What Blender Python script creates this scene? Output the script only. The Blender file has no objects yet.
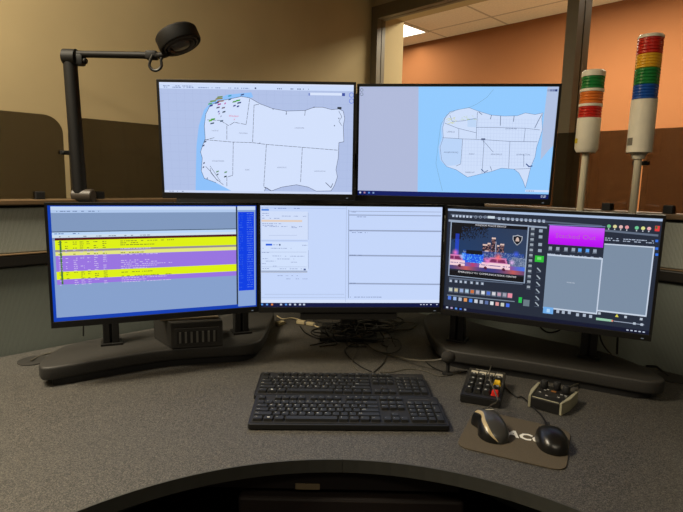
import bpy, bmesh, math, random
from mathutils import Vector, Matrix
random.seed(7)
C = bpy.context.scene.collection
PI = math.pi
# ------------------------------------------------------------------ camera
F, PT, RO, CH = 523.0, math.radians(8.2), math.radians(1.2), 1.28
CAM = Vector((0, 0, CH))
def ray(x, y):
    u = (x-341.5)/F; v = (y-256)/F
    c, s = math.cos(RO), math.sin(RO)
    u2 = u*c+v*s; v2 = -u*s+v*c
    return Vector((u2, math.cos(PT)-v2*math.sin(PT), -math.sin(PT)-v2*math.cos(PT)))
def onz(x, y, z):
    r = ray(x, y); return CAM + r*((z-CH)/r.z)
def ony(x, y, Y):
    r = ray(x, y); return CAM + r*(Y/r.y)
def onplane(x, y, p0, n):
    r = ray(x, y); return CAM + r*((Vector(p0)-CAM).dot(n)/r.dot(n))
cd = bpy.data.cameras.new('camera'); cam = bpy.data.objects.new('camera', cd); C.objects.link(cam)
cd.sensor_width = 36; cd.lens = 36*F/683; cd.clip_start = 0.02
X = Vector((1, 0, 0)); UP = Vector((0, math.sin(PT), math.cos(PT))); FW = Vector((0, math.cos(PT), -math.sin(PT)))
c_, s_ = math.cos(RO), math.sin(RO)
ri = X*c_ + UP*s_; up = -X*s_ + UP*c_
m = Matrix((ri, up, -FW)).transposed().to_4x4(); m.translation = CAM
cam.matrix_world = m
bpy.context.scene.camera = cam
vs = bpy.context.scene.view_settings
vs.view_transform = 'Standard'; vs.look = 'None'; vs.gamma = 1; vs.exposure = 0.0; vs.use_curve_mapping = False

# ------------------------------------------------------------------ materials
def lin(c):
    c = c/255.0
    return c/12.92 if c <= 0.04045 else ((c+0.055)/1.055)**2.4
def rgb(r, g, b): return (lin(r), lin(g), lin(b), 1)
MATS = {}
def mat(name, col, rough=0.5, metal=0.0, noise=0.0, nscale=40, bump=0.0, bscale=200, spec=0.5, coat=0):
    if name in MATS: return MATS[name]
    M = bpy.data.materials.new(name); M.use_nodes = True
    nt = M.node_tree; b = nt.nodes['Principled BSDF']
    b.inputs['Base Color'].default_value = rgb(*col); b.inputs['Roughness'].default_value = rough
    b.inputs['Metallic'].default_value = metal; b.inputs['Specular IOR Level'].default_value = spec
    b.inputs['Coat Weight'].default_value = coat
    tc = nt.nodes.new('ShaderNodeTexCoord')
    if noise:
        n = nt.nodes.new('ShaderNodeTexNoise'); n.inputs['Scale'].default_value = nscale; n.inputs['Detail'].default_value = 4
        r = nt.nodes.new('ShaderNodeValToRGB')
        lo = [max(0, c*(1-noise)) for c in rgb(*col)[:3]]+[1]; hi = [min(1, c*(1+noise)) for c in rgb(*col)[:3]]+[1]
        r.color_ramp.elements[0].position = .35; r.color_ramp.elements[1].position = .65
        r.color_ramp.elements[0].color = lo; r.color_ramp.elements[1].color = hi
        nt.links.new(tc.outputs['Object'], n.inputs['Vector']); nt.links.new(n.outputs['Fac'], r.inputs['Fac'])
        nt.links.new(r.outputs['Color'], b.inputs['Base Color'])
    if bump:
        n2 = nt.nodes.new('ShaderNodeTexNoise'); n2.inputs['Scale'].default_value = bscale; n2.inputs['Detail'].default_value = 3
        bp = nt.nodes.new('ShaderNodeBump'); bp.inputs['Strength'].default_value = bump; bp.inputs['Distance'].default_value = 0.002
        nt.links.new(tc.outputs['Object'], n2.inputs['Vector']); nt.links.new(n2.outputs['Fac'], bp.inputs['Height'])
        nt.links.new(bp.outputs['Normal'], b.inputs['Normal'])
    MATS[name] = M
    return M
def emis(name, col, strength):
    M = bpy.data.materials.new(name); M.use_nodes = True
    b = M.node_tree.nodes['Principled BSDF']
    b.inputs['Base Color'].default_value = (0, 0, 0, 1)
    b.inputs['Emission Color'].default_value = rgb(*col); b.inputs['Emission Strength'].default_value = strength
    return M
def see_through(name, tint, gloss, body=None, body_amt=0.0, rough=0.05):
    M = bpy.data.materials.new(name); M.use_nodes = True; nt = M.node_tree
    nt.nodes.remove(nt.nodes['Principled BSDF']); out = nt.nodes['Material Output']
    t = nt.nodes.new('ShaderNodeBsdfTransparent'); t.inputs['Color'].default_value = (*tint, 1)
    g = nt.nodes.new('ShaderNodeBsdfGlossy'); g.inputs['Roughness'].default_value = rough
    mx = nt.nodes.new('ShaderNodeMixShader'); mx.inputs[0].default_value = gloss
    nt.links.new(t.outputs[0], mx.inputs[1]); nt.links.new(g.outputs[0], mx.inputs[2])
    last = mx
    if body:
        d = nt.nodes.new('ShaderNodeBsdfDiffuse'); d.inputs['Color'].default_value = rgb(*body)
        m2 = nt.nodes.new('ShaderNodeMixShader'); m2.inputs[0].default_value = body_amt
        nt.links.new(mx.outputs[0], m2.inputs[1]); nt.links.new(d.outputs[0], m2.inputs[2]); last = m2
    nt.links.new(last.outputs[0], out.inputs[0])
    return M
def speckle(name, base, dark, light, scale=420):
    M = mat(name, base, .6, bump=.05, bscale=500); nt = M.node_tree; b = nt.nodes['Principled BSDF']
    tc = nt.nodes.new('ShaderNodeTexCoord')
    n = nt.nodes.new('ShaderNodeTexNoise'); n.inputs['Scale'].default_value = scale; n.inputs['Detail'].default_value = 2
    n.inputs['Roughness'].default_value = .8
    r = nt.nodes.new('ShaderNodeValToRGB'); e = r.color_ramp.elements
    e[0].position = .36; e[0].color = rgb(*dark); e[1].position = .66; e[1].color = rgb(*light)
    k = e.new(.5); k.color = rgb(*base)
    nt.links.new(tc.outputs['Object'], n.inputs['Vector']); nt.links.new(n.outputs['Fac'], r.inputs['Fac'])
    nt.links.new(r.outputs['Color'], b.inputs['Base Color'])
    return M
def fabric(name, col, dark):
    M = mat(name, col, .9, spec=.1); nt = M.node_tree; b = nt.nodes['Principled BSDF']
    tc = nt.nodes.new('ShaderNodeTexCoord'); mp = nt.nodes.new('ShaderNodeMapping')
    nt.links.new(tc.outputs['Object'], mp.inputs['Vector'])
    w = []
    for d, sc in (('X', 95), ('Z', 130)):
        q = nt.nodes.new('ShaderNodeTexWave'); q.bands_direction = d; q.inputs['Scale'].default_value = sc
        q.inputs['Distortion'].default_value = 2.0; q.inputs['Detail'].default_value = 1
        nt.links.new(mp.outputs[0], q.inputs['Vector']); w.append(q)
    mu = nt.nodes.new('ShaderNodeMath'); mu.operation = 'MULTIPLY'
    nt.links.new(w[0].outputs['Fac'], mu.inputs[0]); nt.links.new(w[1].outputs['Fac'], mu.inputs[1])
    r = nt.nodes.new('ShaderNodeValToRGB'); r.color_ramp.elements[0].color = rgb(*dark); r.color_ramp.elements[1].color = rgb(*col)
    r.color_ramp.elements[1].position = .6
    nt.links.new(mu.outputs[0], r.inputs['Fac']); nt.links.new(r.outputs['Color'], b.inputs['Base Color'])
    bp = nt.nodes.new('ShaderNodeBump'); bp.inputs['Strength'].default_value = .3; bp.inputs['Distance'].default_value = .001
    nt.links.new(mu.outputs[0], bp.inputs['Height']); nt.links.new(bp.outputs['Normal'], b.inputs['Normal'])
    return M

m_wall = mat('beige_paint', (180, 161, 122), .85, noise=.04, nscale=3, bump=.12, bscale=350, spec=.2)
m_orange = mat('orange_paint', (154, 100, 62), .85, noise=.04, nscale=2, bump=.1, bscale=300, spec=.2)
m_carpet = mat('dark_carpet', (38, 32, 30), .95, noise=.3, nscale=300, spec=.1)
m_frame = mat('grey_brown_metal_frame', (104, 92, 68), .5, spec=.4, noise=.03)
m_framedark = mat('dark_gasket', (38, 33, 26), .6)
m_black = mat('black_plastic', (22, 21, 20), .42, noise=.1, bump=.05, bscale=900)
m_blackmatte = mat('matte_black_plastic', (16, 15, 15), .65)
m_lampblack = mat('black_lamp_paint', (12, 10, 9), .6, spec=.35, noise=.15, nscale=60)
m_platform = mat('dark_grey_moulded_laminate', (43, 41, 38), .6, noise=.18, nscale=350, bump=.1, bscale=500)
m_platform_edge = mat('dark_platform_edge', (44, 42, 39), .55, noise=.08, nscale=200)
m_edge = mat('dark_grey_edge_band', (58, 58, 53), .6, noise=.05)
m_desk = speckle('speckled_grey_laminate', (64, 62, 58), (32, 31, 29), (104, 99, 92), 420)
m_fabric = fabric('grey_green_fabric', (196, 200, 190), (120, 124, 116))
m_fabric2 = fabric('darker_grey_green_fabric', (142, 148, 140), (100, 106, 100))
m_tan = mat('tan_trim', (120, 98, 70), .5, noise=.05)
m_rail = mat('dark_rail', (28, 24, 20), .5)
m_cream = mat('cream_plastic', (240, 231, 208), .45, noise=.02)
m_creampole = mat('cream_painted_pole', (214, 203, 176), .4)
m_tile = None
m_keycap = mat('black_keycap', (24, 24, 23), .5, bump=.05, bscale=1500)
m_kb = mat('black_keyboard_case', (20, 20, 19), .45)
m_legend = mat('white_key_legend', (190, 190, 182), .6)
m_pad = mat('grey_brown_mouse_mat', (84, 76, 64), .9, noise=.08, nscale=500, spec=.15)
m_white = mat('white_print', (225, 222, 212), .6)
m_cable = mat('black_cable', (14, 13, 13), .5)
m_greycable = mat('grey_cable', (76, 72, 62), .5)
m_beigeplug = mat('beige_plug', (196, 180, 140), .5)

# ------------------------------------------------------------------ mesh helpers
def mkobj(name, bm, mats, parent=None, smooth=False, loc=None):
    me = bpy.data.meshes.new(name)
    bmesh.ops.recalc_face_normals(bm, faces=bm.faces[:])
    bm.to_mesh(me); bm.free()
    if not isinstance(mats, (list, tuple)): mats = [mats]
    for q in mats: me.materials.append(q)
    if smooth:
        me.polygons.foreach_set('use_smooth', [True]*len(me.polygons))
        me.set_sharp_from_angle(angle=math.radians(38))
    o = bpy.data.objects.new(name, me); C.objects.link(o)
    if parent: o.parent = parent
    if loc is not None: o.location = loc
    return o
def thing(name, label, cat, loc=(0, 0, 0), rot=(0, 0, 0), group=None):
    o = bpy.data.objects.new(name, None); C.objects.link(o); o.empty_display_size = .05
    o.location = loc; o.rotation_euler = rot
    o['label'] = label; o['category'] = cat
    if group: o['group'] = group
    return o
def tag(o, label, cat, group=None):
    o['label'] = label; o['category'] = cat
    if group: o['group'] = group
    return o
def struct(name, bm, mm, **k):
    o = mkobj(name, bm, mm, **k); o['kind'] = 'structure'; return o
def box(bm, c, s, bevel=0.0, M=None, mi=0, seg=2):
    t = bmesh.new(); bmesh.ops.create_cube(t, size=1)
    bmesh.ops.scale(t, vec=Vector(s), verts=t.verts)
    if bevel: bmesh.ops.bevel(t, geom=t.edges[:], offset=bevel, segments=seg, affect='EDGES', profile=.5)
    bmesh.ops.translate(t, vec=Vector(c), verts=t.verts)
    if M: bmesh.ops.transform(t, matrix=M, verts=t.verts)
    merge(bm, t, mi); return bm
def merge(bm, t, mi=None):
    vm = [bm.verts.new(v.co) for v in t.verts]
    t.verts.index_update()
    for f in t.faces:
        try:
            nf = bm.faces.new([vm[v.index] for v in f.verts]); nf.material_index = f.material_index if mi is None else mi
        except ValueError: pass
    t.free()
def prism(bm, pts, z0, z1, bevel=0.0, mi=0, M=None, seg=2):
    t = bmesh.new()
    a = [t.verts.new((p[0], p[1], z0)) for p in pts]; b = [t.verts.new((p[0], p[1], z1)) for p in pts]
    n = len(pts); t.faces.new(a[::-1]); top = t.faces.new(b)
    for i in range(n): t.faces.new((a[i], a[(i+1) % n], b[(i+1) % n], b[i]))
    bmesh.ops.recalc_face_normals(t, faces=t.faces[:])
    if bevel:
        e = [x for x in t.edges if abs(x.verts[0].co.z-x.verts[1].co.z) < 1e-6 ]
        bmesh.ops.bevel(t, geom=e, offset=bevel, segments=seg, affect='EDGES', profile=.5)
    if M: bmesh.ops.transform(t, matrix=M, verts=t.verts)
    merge(bm, t, mi); return bm
def lathe(bm, prof, n=32, M=None, mi=0, cap=True):
    t = bmesh.new(); rings = []
    for r, z in prof:
        rings.append([t.verts.new((r*math.cos(2*PI*i/n), r*math.sin(2*PI*i/n), z)) for i in range(n)])
    for a, b in zip(rings, rings[1:]):
        for i in range(n): t.faces.new((a[i], a[(i+1) % n], b[(i+1) % n], b[i]))
    if cap:
        t.faces.new(rings[0][::-1]); t.faces.new(rings[-1])
    if M: bmesh.ops.transform(t, matrix=M, verts=t.verts)
    merge(bm, t, mi); return bm
def catmull(P, k=6):
    P = [Vector(p) for p in P]; out = []
    Q = [P[0]*2-P[1]]+P+[P[-1]*2-P[-2]]
    for i in range(1, len(Q)-2):
        for j in range(k):
            t = j/k; a, b, c, d = Q[i-1:i+3]
            out.append(.5*((2*b)+(c-a)*t+(2*a-5*b+4*c-d)*t*t+(3*b-a-3*c+d)*t**3))
    out.append(P[-1]); return out
def tube(bm, path, r, n=8, mi=0, smoothk=6, closed=False):
    pts = catmull(path, smoothk) if smoothk else [Vector(p) for p in path]
    N = None; rings = []
    for i, p in enumerate(pts):
        d = (pts[min(i+1, len(pts)-1)]-pts[max(i-1, 0)])
        if d.length < 1e-9: d = Vector((0, 0, 1))
        d.normalize()
        if N is None:
            N = d.orthogonal().normalized()
        else:
            N = (N-d*N.dot(d)); N = N.normalized() if N.length > 1e-6 else d.orthogonal().normalized()
        B = d.cross(N); rr = r(i/(len(pts)-1)) if callable(r) else r
        rings.append([bm.verts.new(p+N*rr*math.cos(2*PI*j/n)+B*rr*math.sin(2*PI*j/n)) for j in range(n)])
    fs = []
    for a, b in zip(rings, rings[1:]):
        for i in range(n): fs.append(bm.faces.new((a[i], a[(i+1) % n], b[(i+1) % n], b[i])))
    fs.append(bm.faces.new(rings[0][::-1])); fs.append(bm.faces.new(rings[-1]))
    for f in fs: f.material_index = mi
    return bm
def rounded(w, h, r, n=5, cx=0, cy=0):
    out = []
    for sx, sy, a0 in ((1, 1, 0), (-1, 1, 90), (-1, -1, 180), (1, -1, 270)):
        for i in range(n+1):
            a = math.radians(a0+90*i/n)
            out.append((cx+sx*(w/2-r)+r*math.cos(a), cy+sy*(h/2-r)+r*math.sin(a)))
    return out
def text_mesh(s, size, align='CENTER', bold=0.0):
    cu = bpy.data.curves.new('lettering', 'FONT'); cu.body = s; cu.size = size; cu.align_x = align; cu.align_y = 'CENTER'; cu.resolution_u = 2; cu.offset = bold
    o = bpy.data.objects.new('lettering', cu)
    me = bpy.data.meshes.new_from_object(o)
    V = [v.co.copy() for v in me.vertices]; Fc = [list(p.vertices) for p in me.polygons]
    bpy.data.objects.remove(o); bpy.data.curves.remove(cu); bpy.data.meshes.remove(me)
    return V, Fc
def add_text(bm, s, size, M, mi=0, align='CENTER', sx=1.0, bold=0.0):
    V, Fc = text_mesh(s, size, align, bold)
    vs_ = [bm.verts.new(M @ Vector((v.x*sx, v.y, 0))) for v in V]
    for f in Fc:
        try: bm.faces.new([vs_[i] for i in f]).material_index = mi
        except ValueError: pass
NEW = bmesh.new

# ------------------------------------------------------------------ room setting
R2 = math.sqrt(.5)
DL = Vector((R2, R2, 0))          # direction of the left partition / left wall (receding to the right)
DR = Vector((-R2, R2, 0))         # direction of the right partition / window wall (receding to the left)
DESK = .73
corner_room = Vector((.148, 2.952, 0))      # room corner, x+y=3.1 and y=x+2.804
def wallbox(name, a, b, n, th, z0, z1, mm):
    a = Vector((a[0], a[1], 0)); b = Vector((b[0], b[1], 0)); n = Vector(n)*th
    bm = NEW(); prism(bm, [a, b, b+n, a+n], z0, z1); return struct(name, bm, mm)
bm = NEW(); prism(bm, [(-3.5, -3), (3.2, -3), (6.5, 1), (.5, 7), (-3.5, 3)], -.06, 0); struct('floor', bm, m_carpet)
bm = NEW(); prism(bm, [(3.3, .2), (4.6, 1.3), (-1.0, 6.9), (.3, 3.2)], .0005, .012); struct('floor_far_bounce', bm, mat('pale_bounce_floor', (235, 228, 212), .6, noise=.05))  # unseen pale floor added over the carpet to bounce light onto the ceiling
wl0 = corner_room - DL*5.0
wallbox('wall_left', wl0, corner_room, (-R2, R2, 0), .12, 0, 2.8, m_wall)
# window wall: from corner toward the right, with an opening
def onw(u, off=0.0):   # point along window wall, u metres from the room corner toward the camera side
    p = corner_room + Vector((R2, -R2, 0))*u + Vector((R2, R2, 0))*off
    return p
U0, U1 = .0, 3.6
uo0 = .015; uo1 = 2.45            # opening
zs, zh = .98, 2.175
bm = NEW()
def seg(u0, u1, z0, z1):
    prism(bm, [onw(u0), onw(u1), onw(u1, .235), onw(u0, .235)], z0, z1)
seg(-.12, uo0, 0, 2.8); seg(uo0, uo1, 0, zs); seg(uo0, uo1, zh, 2.8); seg(uo1, U1, 0, 2.8)
struct('wall_right', bm, m_wall)
# window frame (hollow metal frame): jambs, head, sill, mullion
win = bpy.data.objects.new('window_1', None); C.objects.link(win); win['kind'] = 'structure'; win.location = onw(uo0); 
WO = onw(uo0)
def wp(u, off): return onw(u, off)-WO
def fr(bm, u0, u1, o0, o1, z0, z1, bev=.002, mi=0):
    prism(bm, [wp(u0, o0), wp(u1, o0), wp(u1, o1), wp(u0, o1)], z0, z1, mi=mi)
um0 = (Vector((.889, 2.211, 0))-corner_room).length; um1 = um0+.046
bm = NEW()
fr(bm, uo0-.015, uo0+.028, -.02, .012, zs-.03, zh+.02); fr(bm, uo0+.001, uo0+.024, .012, .018, zs, zh-.04, mi=1); fr(bm, uo0+.001, uo0+.028, .018, .045, zs, zh-.001)
fr(bm, uo1-.05, uo1-.001, -.02, .045, zs, zh-.001)
fr(bm, uo0+.028, uo1-.05, -.02, .012, zh-.045, zh+.02); fr(bm, uo0+.028, uo1-.05, .012, .018, zh-.041, zh-.001, mi=1); fr(bm, uo0+.028, uo1-.05, .018, .045, zh-.045, zh-.001)
fr(bm, uo0+.028, uo1-.05, -.02, .045, zs+.001, zs+.05)
mkobj('window_frame', bm, [m_frame, m_framedark], win)
bm = NEW()
fr(bm, um0, um1, -.02, .035, zs+.05, zh-.05); fr(bm, um0+.004, um1-.006, .035, .047, zs+.05, zh-.05, mi=1); fr(bm, um0, um1, .047, .11, zs+.05, zh-.05)
mkobj('window_mullion', bm, [m_frame, m_framedark], win)
m_pane = see_through('clear_window_glass', (.98, .985, .97), .0012, rough=.25)
for a, b in ((uo0+.029, um0-.001), (um1+.001, uo1-.051)):
    bm = NEW(); fr(bm, a, b, .013, .017, zs+.051, zh-.046); mkobj('pane', bm, m_pane, win)
# far room
cF = 6.0; ZC = 2.61
bm = NEW(); prism(bm, [(-1.0, 7.0), (4.6, 1.4), (4.7, 1.5), (-.9, 7.1)], 0, ZC); struct('wall_far', bm, m_orange)
bm = NEW(); prism(bm, [(3.0, 0.4), (4.6, 1.4), (4.7, 1.3), (3.1, .3)], 0, ZC); struct('wall_end', bm, m_wall)
# suspended ceiling of the far room
Mc = mat('ceiling_tile', (238, 228, 204), .9, noise=.05, nscale=60, spec=.1)
nt = Mc.node_tree; b = nt.nodes['Principled BSDF']
src = b.inputs['Base Color'].links[0].from_socket
tc = nt.nodes.new('ShaderNodeTexCoord'); mp = nt.nodes.new('ShaderNodeMapping'); mp.inputs['Rotation'].default_value = (0, 0, math.radians(45))
LC_ = onz(429, 31, ZC)
br = nt.nodes.new('ShaderNodeTexBrick'); br.offset = 0; br.inputs['Scale'].default_value = 1
br.inputs['Mortar Size'].default_value = .011; br.inputs['Brick Width'].default_value = .61; br.inputs['Row Height'].default_value = 1.22
br.inputs['Color2'].default_value = (1, 1, 1, 1); br.inputs['Color1'].default_value = (1, 1, 1, 1); br.inputs['Mortar'].default_value = (.62, .6, .55, 1)
mx = nt.nodes.new('ShaderNodeMix'); mx.data_type = 'RGBA'; mx.blend_type = 'MULTIPLY'; mx.inputs[0].default_value = 1
nt.links.new(tc.outputs['Object'], mp.inputs['Vector']); nt.links.new(mp.outputs[0], br.inputs['Vector'])
nt.links.new(src, mx.inputs[6]); nt.links.new(br.outputs['Color'], mx.inputs[7]); nt.links.new(mx.outputs[2], b.inputs['Base Color'])
o0 = Vector((LC_.x, LC_.y, ZC))
bm = NEW(); prism(bm, [Vector(p)-Vector((o0.x, o0.y)) for p in [(.3, 3.1), (3.1, .3), (4.7, 1.4), (-.9, 7.1), (-1.5, 4.9)]], 0, .05)
struct('ceiling_far', bm, Mc, loc=o0)
m_lit = emis('lit_diffuser', (255, 250, 235), 4.0)
def ceiling_light(loc, ang, L, W, label, on=m_lit):
    t = thing('ceiling_light', label, 'light', loc, (0, 0, ang))
    bm = NEW()
    for cx, cy, sx, sy in ((0, W/2-.01, L, .02), (0, -W/2+.01, L, .02), (L/2-.01, 0, .02, W-.04), (-L/2+.01, 0, .02, W-.04)):
        box(bm, (cx, cy, -.006), (sx, sy, .012))
    mkobj('light_frame', bm, m_white, t)
    bm = NEW(); box(bm, (0, 0, -.004), (L-.04, W-.04, .006)); mkobj('diffuser', bm, on, t)
    return t
# troffer whose near corner shows through the window
a45 = math.radians(45)
e1 = Vector((-R2, R2, 0)); e2 = Vector((-R2, -R2, 0))
cc = o0 + e1*.61 + e2*.305
ceiling_light((cc.x, cc.y, ZC-.001), math.radians(135), 1.22, .61, 'lit recessed ceiling light beyond the interior window, beside the orange wall')

# near-room ceiling (above the frame) with its own fixture
bm = NEW(); prism(bm, [(-3.5, -3), (3.2, -3), (3.0, .1), (.148, 2.952), (-3.5, -.7)], 2.8, 2.86); struct('ceiling', bm, m_wall)

# ------------------------------------------------------------------ partitions
def frame_at(p, dirv):   # matrix: local x along dirv, y = away from the seated side, z up
    xa = Vector(dirv); za = Vector((0, 0, 1)); ya = za.cross(xa)
    return Matrix(((xa.x, ya.x, 0, p[0]), (xa.y, ya.y, 0, p[1]), (0, 0, 1, 0), (0, 0, 0, 1)))
def partition(p0, dirv, length, label):
    ang = math.atan2(dirv[1], dirv[0])
    t = thing('desk_partition', label, 'partition', (p0[0], p0[1], 0), (0, 0, ang))
    def part(n, x0, x1, y0, y1, z0, z1, mm, bev=.003):
        bm = NEW(); box(bm, ((x0+x1)/2, (y0+y1)/2, (z0+z1)/2), (x1-x0, y1-y0, z1-z0), bev); return mkobj(n, bm, mm, t)
    part('lower_panel', 0, length, .008, .055, .05, .998, m_fabric2)
    part('rail', 0, length, -.008, .062, 1.002, 1.036, m_rail, .004)
    part('rail_strip', 0, length, -.009, .055, 1.037, 1.041, m_tan, .001)
    part('fabric_panel', 0, length, .002, .055, 1.042, 1.178, m_fabric)
    part('dark_shadow_gap', 0, length, .01, .05, 1.179, 1.186, m_rail, 0)  # strip coloured dark to give the shadow gap under the cap
    part('cap', 0, length, -.012, .066, 1.187, 1.203, mat('brown_cap', (104, 82, 56), .5, noise=.05), .003)
    part('kick_plate', 0, length, .012, .05, 0, .049, m_rail, 0)
    return t
pc = Vector((-.02, 2.535, 0))
Llen = 2.9
pL0 = pc - DL*Llen
pLstart = pL0
partition((pL0.x, pL0.y), DL, Llen-.062, 'grey fabric desk partition with dark rail behind the left end of the desk')
pR0 = pc
Mr = Vector((R2, -R2, 0))
partition((pR0.x+Mr.x*.0, pR0.y+Mr.y*.0), Mr, Llen, 'grey fabric desk partition with dark rail behind the right end of the desk')
m_smoke = see_through('smoked_brown_acrylic', (.42, .40, .36), .03, (88, 76, 56), .13)
def glass_panel(p0, dirv, s0, s1, r0, r1, clips, label, ztop=1.463):
    """panel standing on the cap from s0 to s1 along the partition, corner radii r0, r1"""
    ang = math.atan2(dirv[1], dirv[0])
    o = Vector((p0[0], p0[1], 0))+Vector(dirv)*s0
    t = thing('privacy_screen', label, 'glass panel', (o.x, o.y, 1.203), (0, 0, ang), )
    w = s1-s0; h = ztop-1.203
    pts = [(0, .002), (w, .002)]
    for rr, cx, a0 in ((r1, w-r1, 0), (r0, r0, 90)):
        if rr == 0: pts.append((cx, h)); continue
        for i in range(9):
            a = math.radians(a0+90*i/8); pts.append((cx+rr*math.cos(a), h-rr+rr*math.sin(a)))
    bm = NEW(); prism(bm, [(x, z) for x, z in pts], -.003, .003, M=Matrix.Translation((0, .02, 0)) @ Matrix.Rotation(PI/2, 4, 'X'))
    mkobj('acrylic_sheet', bm, m_smoke, t)
    for s in clips:
        bm = NEW(); box(bm, (s-s0, .009, .012), (.026, .0145, .024), .002); box(bm, (s-s0, .031, .012), (.026, .0145, .024), .002)
        box(bm, (s-s0, .02, .0008), (.03, .04, .0012))
        mkobj('clip', bm, m_blackmatte, t)
    return t
def sL(px, py=160): p = onplane(px, py, pL0, Vector((R2, -R2, 0))); return (p-pL0).dot(DL)
def sR(px, py=160): p = onplane(px, py, pR0, Vector((R2, R2, 0))); return (p-pR0).dot(Mr)
gap = sL(69)
glass_panel(pL0, DL, .9, gap-.008, .0, .055, [sL(41, 196)], 'smoked privacy screen on the partition, left of the lamp pole')
glass_panel(pL0, DL, gap+.008, Llen-.1, .055, .0, [sL(101, 196), sL(101, 196)+.6], 'smoked privacy screen on the partition, right of the lamp pole')
gapR = sR(639.5)
glass_panel(pR0, Mr, .1, gapR-.006, .0, .03, [sR(605.5, 207), .3], 'smoked privacy screen on the right partition behind the two signal towers', 1.454)
glass_panel(pR0, Mr, gapR+.006, 2.3, .03, .0, [sR(667.5, 209)], 'smoked privacy screen at the right end of the right partition', 1.454)
# joining clamps between neighbouring sheets
def joint(p0, dirv, s, z, label):
    o = Vector((p0[0], p0[1], 0))+Vector(dirv)*s
    t = thing('panel_clamp', label, 'clamp', (o.x, o.y, z), (0, 0, math.atan2(dirv[1], dirv[0])))
    for y in (.0105, .0295):
        bm = NEW(); box(bm, (0, y, 0), (.042, .011, .013), .002); mkobj('clamp_plate', bm, m_blackmatte, t)
    for x in (-.013, .013):
        bm = NEW(); lathe(bm, [(.004, 0), (.004, .004), (.003, .005)], 12, Matrix.Translation((x, .005, 0)) @ Matrix.Rotation(PI/2, 4, 'X')); mkobj('screw', bm, m_black, t)
joint(pL0, DL, gap, 1.35, 'small black clamp joining the two smoked sheets beside the lamp pole')
joint(pR0, Mr, gapR, 1.352, 'small black clamp joining the two smoked sheets behind the taller tower')

# ------------------------------------------------------------------ desk
acx, acy, aR = .01, .3485, .628
arc = [(acx+aR*math.cos(math.radians(a)), acy+aR*math.sin(math.radians(a))) for a in range(45, 136, 3)]   # right to left
lend = (arc[-1][0]-R2*1.0, arc[-1][1]-R2*1.0); rend = (arc[0][0]+R2*1.0, arc[0][1]-R2*1.0)
offw = .006
wl = lambda x: x+2.555-offw*1.4
bx = -.02; by = 2.535-offw*2
# arm ends: perpendicular out to the walls
def to_left_wall(p):
    k = ((p[0]-p[1])+2.555-offw*1.5)/2; return (p[0]-k, p[1]+k)
def to_right_wall(p):
    k = (2.515-offw*1.5-(p[0]+p[1]))/2; return (p[0]+k, p[1]+k)
outline = [to_right_wall(rend), (bx, by), to_left_wall(lend), lend] + arc[::-1] + [rend]
desk = thing('console_desk', 'speckled grey corner console desk with curved dark front edge', 'desk', (0, 0, 0))
bm = NEW(); prism(bm, outline, DESK-.026, DESK)
mkobj('worktop', bm, m_desk, desk)
def offset_path(path, d):
    out = []
    for i, p in enumerate(path):
        a = Vector(path[max(i-1, 0)]); b = Vector(path[min(i+1, len(path)-1)]); t = (b-a).normalized(); n = Vector((-t.y, t.x))
        out.append((p[0]+n.x*d, p[1]+n.y*d))
    return out
mid = (acx, acy+aR)
halfR = [rend]+arc[:16]; halfL = arc[15:]+[lend]
for path, nm in ((halfR, 'right'), (halfL, 'left')):
    inner = offset_path(path, 0.0005); outer = offset_path(path, .004)
    # seam: leave a hairline between both halves
    if nm == 'right': inner = inner[:-1]+[(inner[-1][0]+.0012, inner[-1][1])]; outer = outer[:-1]+[(outer[-1][0]+.0012, outer[-1][1])]
    bm = NEW()
    vs1 = inner+outer[::-1]
    prism(bm, vs1, DESK-.027, DESK+.0003)
    mkobj('edge_band', bm, m_edge, desk)
for q, lb in (((33.5, 361), 'l'), ((672, 378.5), 'r')):
    p = onz(q[0], q[1], DESK)
    bm = NEW(); lathe(bm, [(.042, 0), (.042, .003), (.038, .004), (.0, .0042)], 32, Matrix.Translation((p.x, p.y, DESK)), cap=False)
    mkobj('grommet', bm, m_platform_edge, desk)
# supports under the worktop
for px, py in ((-.9, .75), (.9, .75), (0, 2.25)):
    bm = NEW(); box(bm, (px, py, (DESK-.03)/2), (.07, .07, DESK-.032), .004); box(bm, (px, py, .01), (.3, .1, .02), .003)
    mkobj('leg', bm, m_black, desk)
# cabinet under the desk, visible in the knee space
cab = thing('equipment_cabinet', 'dark equipment cabinet under the desk in the knee space', 'cabinet', (.03, 1.03, 0))
bm = NEW(); box(bm, (0, .2, .32), (.46, .5, .64), .006); mkobj('body', bm, mat('dark_brown_steel', (30, 22, 20), .6), cab)
bm = NEW(); box(bm, (0, -.053, .33), (.42, .004, .56), .001); mkobj('door', bm, mat('dark_brown_door', (34, 26, 23), .55), cab)
lab = onz(306, 487, .69)
t = thing('label_plate', 'small beige label on the dark rail under the desk front', 'label', (lab.x, .991, .6475))
bm = NEW(); box(bm, (0, 0, .012), (.05, .0012, .013), .0004); mkobj('plate', bm, mat('beige_label', (116, 102, 78), .6), t)
bm = NEW(); box(bm, (lab.x, 1.0, .675), (.62, .016, .045), .002); o = mkobj('modesty_rail', bm, mat('dark_rail_steel', (20, 14, 14), .6), desk)

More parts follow.
